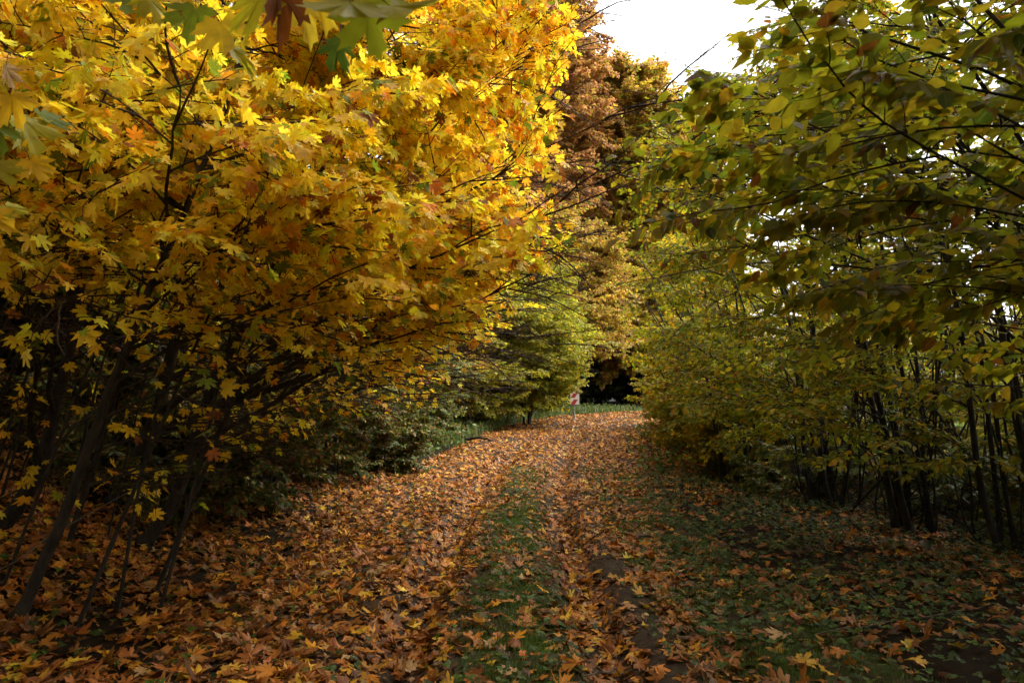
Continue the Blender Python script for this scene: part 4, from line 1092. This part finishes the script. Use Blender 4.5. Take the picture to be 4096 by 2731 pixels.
# ================================================================== lying branch, sticks, mushroom, hanging oak leaf
def odds():
    rng = np.random.default_rng(900)
    p = np.array([at(456, 412, 21.0), at(468, 416, 20.7), at(480, 419, 20.4), at(492, 421, 20.2)])
    for q in p: q[2] = gz(q[0], q[1]) + 0.14
    p[0][2] += 0.22; p[1][2] += 0.02; p[2][2] += 0.06
    mb = MB(); q = smooth_poly(p, 14); q[1:-1] += rng.normal(0, 0.02, (len(q) - 2, 3)); tube(mb, q, 0.055, 0.028, 8, 0, cap=True)
    tube(mb, bez(q[6], q[6] + [0.15, 0, .08], q[6] + [0.5, -0.1, .05], 5), 0.02, 0.006, 6)
    o = mb.build('fallen_branch', [M_BARK], None, q[0], attrs=False); tag(o, 'grey brown fallen branch lying at the foot of the dogwood shrub before the bend', 'branch')
    # slender dry sticks
    for (a, b, r, lab) in [((-3.9, 4.5), (-2.9, 6.3), 0.006, 'thin pale stick slanting across the left trunks near the ground'),
                           ((-2.55, 5.9), (-1.95, 6.0), 0.006, 'short dark stick lying on the left litter beside the forked maple'),
                           ((2.1, 4.9), (3.6, 5.3), 0.006, 'long dry twig lying on the shaded right verge'),
                           ((0.42, 4.25), (0.72, 4.6), 0.006, 'thin stalk lying across the right wheel rut')]:
        up = 1.1 if a[0] < -3 else 0.05
        P0 = np.array([a[0], a[1], gz(*a) + 0.04]); P1 = np.array([b[0], b[1], gz(*b) + up])
        q = limb_line(rng, P0, P1, 0.03, 10, 0.04); q[:, 2] = np.maximum(q[:, 2], terrain(q[:, 0], q[:, 1]) + 0.03)
        mb = MB(); tube(mb, q, r, r * 0.5, 6)
        for kk in (4, 7):
            e = q[kk] + np.array([rng.normal(0, .12), rng.normal(0, .12), 0.08]); tube(mb, bez(q[kk], (q[kk] + e) / 2 + [0, 0, .02], e, 4), r * 0.5, 0.002, 4)
        o = mb.build('dry_stick', [bark_mat('dry_wood', (0.10, 0.075, 0.05), (0.22, 0.17, 0.12), 20)], None, q[0], attrs=False)
        tag(o, lab, 'stick')
    wood = bark_mat('twig_wood', (0.06, 0.042, 0.028), (0.16, 0.12, 0.085), 20)
    for i in range(16):
        x = rng.uniform(-3.4, 2.6); y = rng.uniform(3.8, 9); a = rng.uniform(0, 6.28); L = rng.uniform(0.15, 0.5)
        q = np.array([(x + math.cos(a) * L * u, y + math.sin(a) * L * u + 0.05 * L * math.sin(7 * u + i), 0) for u in np.linspace(0, 1, 6)])
        q[:, 2] = terrain(q[:, 0], q[:, 1]) + 0.045
        mb = MB(); tube(mb, q, 0.004, 0.002, 5); o = mb.build('dry_stick', [wood], None, q[0], attrs=False)
        tag(o, 'short broken twig lying loose on the leaf litter of the path', 'stick', 'broken twigs on the litter')
    # mushroom beside the right rut
    m = at(646, 616, 5.0); x, y = m[0], 5.0
    # walk to where the view ray meets the ground
    for Y in np.linspace(4.2, 6.5, 200):
        m = at(646, 617, Y)
        if m[2] <= gz(m[0], m[1]) + 0.03: break
    g = np.array([m[0], m[1], gz(m[0], m[1])])
    root = empty('mushroom', g, 'tiny pale yellow mushroom on the mossy right edge of the wheel rut', 'mushroom')
    mb = MB(); tube(mb, np.array([(0, 0, -0.01), (0.002, 0, 0.02), (0, 0.002, 0.05)]), 0.005, 0.0035, 8)
    mb.build('stalk', [plain('mushroom_stalk', (0.55, 0.45, 0.28), 0.6)], root, np.zeros(3), False)
    mb = MB(); prof = [(0.001, 0.066), (0.010, 0.064), (0.018, 0.058), (0.023, 0.050), (0.021, 0.047), (0.008, 0.050), (0.002, 0.050)]
    ang = np.linspace(0, 2 * PI, 14, endpoint=False)
    v = np.array([(r * math.cos(a), r * math.sin(a), z) for r, z in prof for a in ang]); n = 14
    mb.add(v, np.array([(i * n + j, i * n + (j + 1) % n, (i + 1) * n + (j + 1) % n, (i + 1) * n + j) for i in range(len(prof) - 1) for j in range(n)]))
    mb.build('cap', [plain('mushroom_cap', (0.60, 0.45, 0.14), 0.45)], root, np.zeros(3), False)
    # withered oak leaf caught in the near hornbeam
    half = [(0, 1), (.10, .93), (.08, .84), (.22, .80), (.24, .70), (.13, .66), (.30, .58), (.31, .46), (.15, .44), (.25, .34), (.22, .24), (.09, .24), (.05, .06)]
    out = mirror(half); c = np.array([0, 0.45]); n = len(out)
    tv = np.concatenate([out, [c]]); f = np.array([(n, (i + 1) % n, i) for i in range(n)])
    LEAF['oak'] = (tv, f, np.zeros(n + 1))
    p = at(862, 66, 2.0)
    mb = MB()
    put_leaves(mb, 'oak', p[None], np.array([[-0.15, 0.1, -1.0]]), np.array([[0.25, -1, 0.1]]), np.array([0.115]), np.array([[0.17, 0.055, 0.015]]), rng, 0.9, 0.5)
    tube(mb, np.array([p, p + [0.01, 0, 0.04], p + [0.015, 0, 0.09]]), 0.0015, 0.0015, 5)
    o = mb.build('oak_leaf', [M_LITTER], None, p); tag(o, 'withered brown lobed oak leaf caught in the hornbeam twigs at upper right', 'leaf')
odds()

# ================================================================== single fallen leaves in the foreground
def single_leaves():
    rng = np.random.default_rng(42)
    cols = [('golden yellow', (0.66, 0.36, 0.025), 46), ('orange', (0.55, 0.20, 0.022), 92), ('rust brown', (0.33, 0.115, 0.028), 76), ('pale tan', (0.52, 0.31, 0.13), 52), ('dark brown', (0.16, 0.06, 0.024), 30)]
    for cname, c, cnt in cols:
        meshes = []
        for v in range(7):
            mb = MB()
            s = 1.0
            put_leaves(mb, 'maple_hi', np.array([[0, -0.45, 0]], float), np.array([[0, 1, 0]], float), np.array([[0, 0, 1]], float), np.array([s]), np.clip(np.array([c]) * rng.uniform(0.85, 1.18), 0, 1), rng, 0.5, 0.12)
            tube(mb, np.array([(0, -0.44, 0.0), (0.03, -0.75, 0.05), (0.1, -1.05, 0.03)]), 0.012, 0.010, 4)
            mb.tint[-1][:] = (0.30, 0.09, 0.03, 0.2)
            o = mb.build('fallen_leaf', [M_LITTER]); meshes.append(o.data); bpy.data.objects.remove(o)
        i = 0
        while i < cnt:
            y = 3.6 + 4.6 * rng.random() ** 1.35
            lat = rng.uniform(-3.6, 2.9); x = lat
            if rng.random() > litter_density(np.array([x]), np.array([y]), np.array([lat]))[0] + 0.12: continue
            i += 1
            o = bpy.data.objects.new('fallen_leaf', meshes[rng.integers(0, 7)]); COL.objects.link(o)
            s = rng.uniform(0.075, 0.135)
            o.scale = (s, s, s)
            o.location = (x, y, gz(x, y) + 0.035 + rng.uniform(0, 0.02))
            o.rotation_euler = (rng.normal(0, 0.15), rng.normal(0, 0.15), rng.uniform(0, 6.28))
            tag(o, f'{cname} fallen maple leaf lying whole on the litter in the foreground', 'leaf', f'{cname} fallen maple leaves in the foreground')
single_leaves()

# ================================================================== light, sky, camera
SUN_EL, SUN_AZ = R(47), R(78)      # azimuth from +Y towards +X
w = bpy.data.worlds.new("World"); SC.world = w; w.use_nodes = True
nt = w.node_tree; nt.nodes.clear()
sky = nt.nodes.new('ShaderNodeTexSky'); sky.sky_type = 'NISHITA'; sky.sun_disc = False
sky.sun_elevation = SUN_EL; sky.sun_rotation = SUN_AZ; sky.air_density = 1.0; sky.dust_density = 6.0; sky.ozone_density = 1.0
hs = nt.nodes.new('ShaderNodeHueSaturation'); hs.inputs['Saturation'].default_value = 0.12
bg = nt.nodes.new('ShaderNodeBackground'); bg.inputs['Strength'].default_value = 0.15
wo = nt.nodes.new('ShaderNodeOutputWorld')
lk(nt, sky.outputs[0], hs.inputs['Color']); lk(nt, hs.outputs[0], bg.inputs['Color']); lk(nt, bg.outputs[0], wo.inputs[0])

sl = bpy.data.lights.new('sun', 'SUN'); sl.energy = 0.85; sl.angle = R(80); sl.color = (1.0, 0.95, 0.87)
so = bpy.data.objects.new('sun', sl); COL.objects.link(so)
sd = Vector((math.sin(SUN_AZ) * math.cos(SUN_EL), math.cos(SUN_AZ) * math.cos(SUN_EL), math.sin(SUN_EL)))
so.rotation_euler = sd.to_track_quat('Z', 'Y').to_euler(); so.location = (10, 20, 40)

cd = bpy.data.cameras.new('camera'); co = bpy.data.objects.new('camera', cd); COL.objects.link(co)
cd.lens = 36.0 * F / W; cd.sensor_width = 36.0; cd.clip_end = 2000; cd.clip_start = 0.05
co.location = CAM; co.rotation_euler = (PI / 2 + PITCH, 0, 0)
cd.dof.use_dof = True; cd.dof.focus_distance = 8.0; cd.dof.aperture_fstop = 5.6
SC.camera = co

SC.view_settings.view_transform = 'Standard'; SC.view_settings.look = 'None'; SC.view_settings.gamma = 1.0
SC.view_settings.exposure = 1.76
cy = SC.cycles
cy.max_bounces = 7; cy.diffuse_bounces = 4; cy.glossy_bounces = 2; cy.transmission_bounces = 5; cy.transparent_max_bounces = 4
cy.caustics_reflective = False; cy.caustics_refractive = False
cy.sample_clamp_indirect = 6.0
SC.render.resolution_x = 1024; SC.render.resolution_y = 682
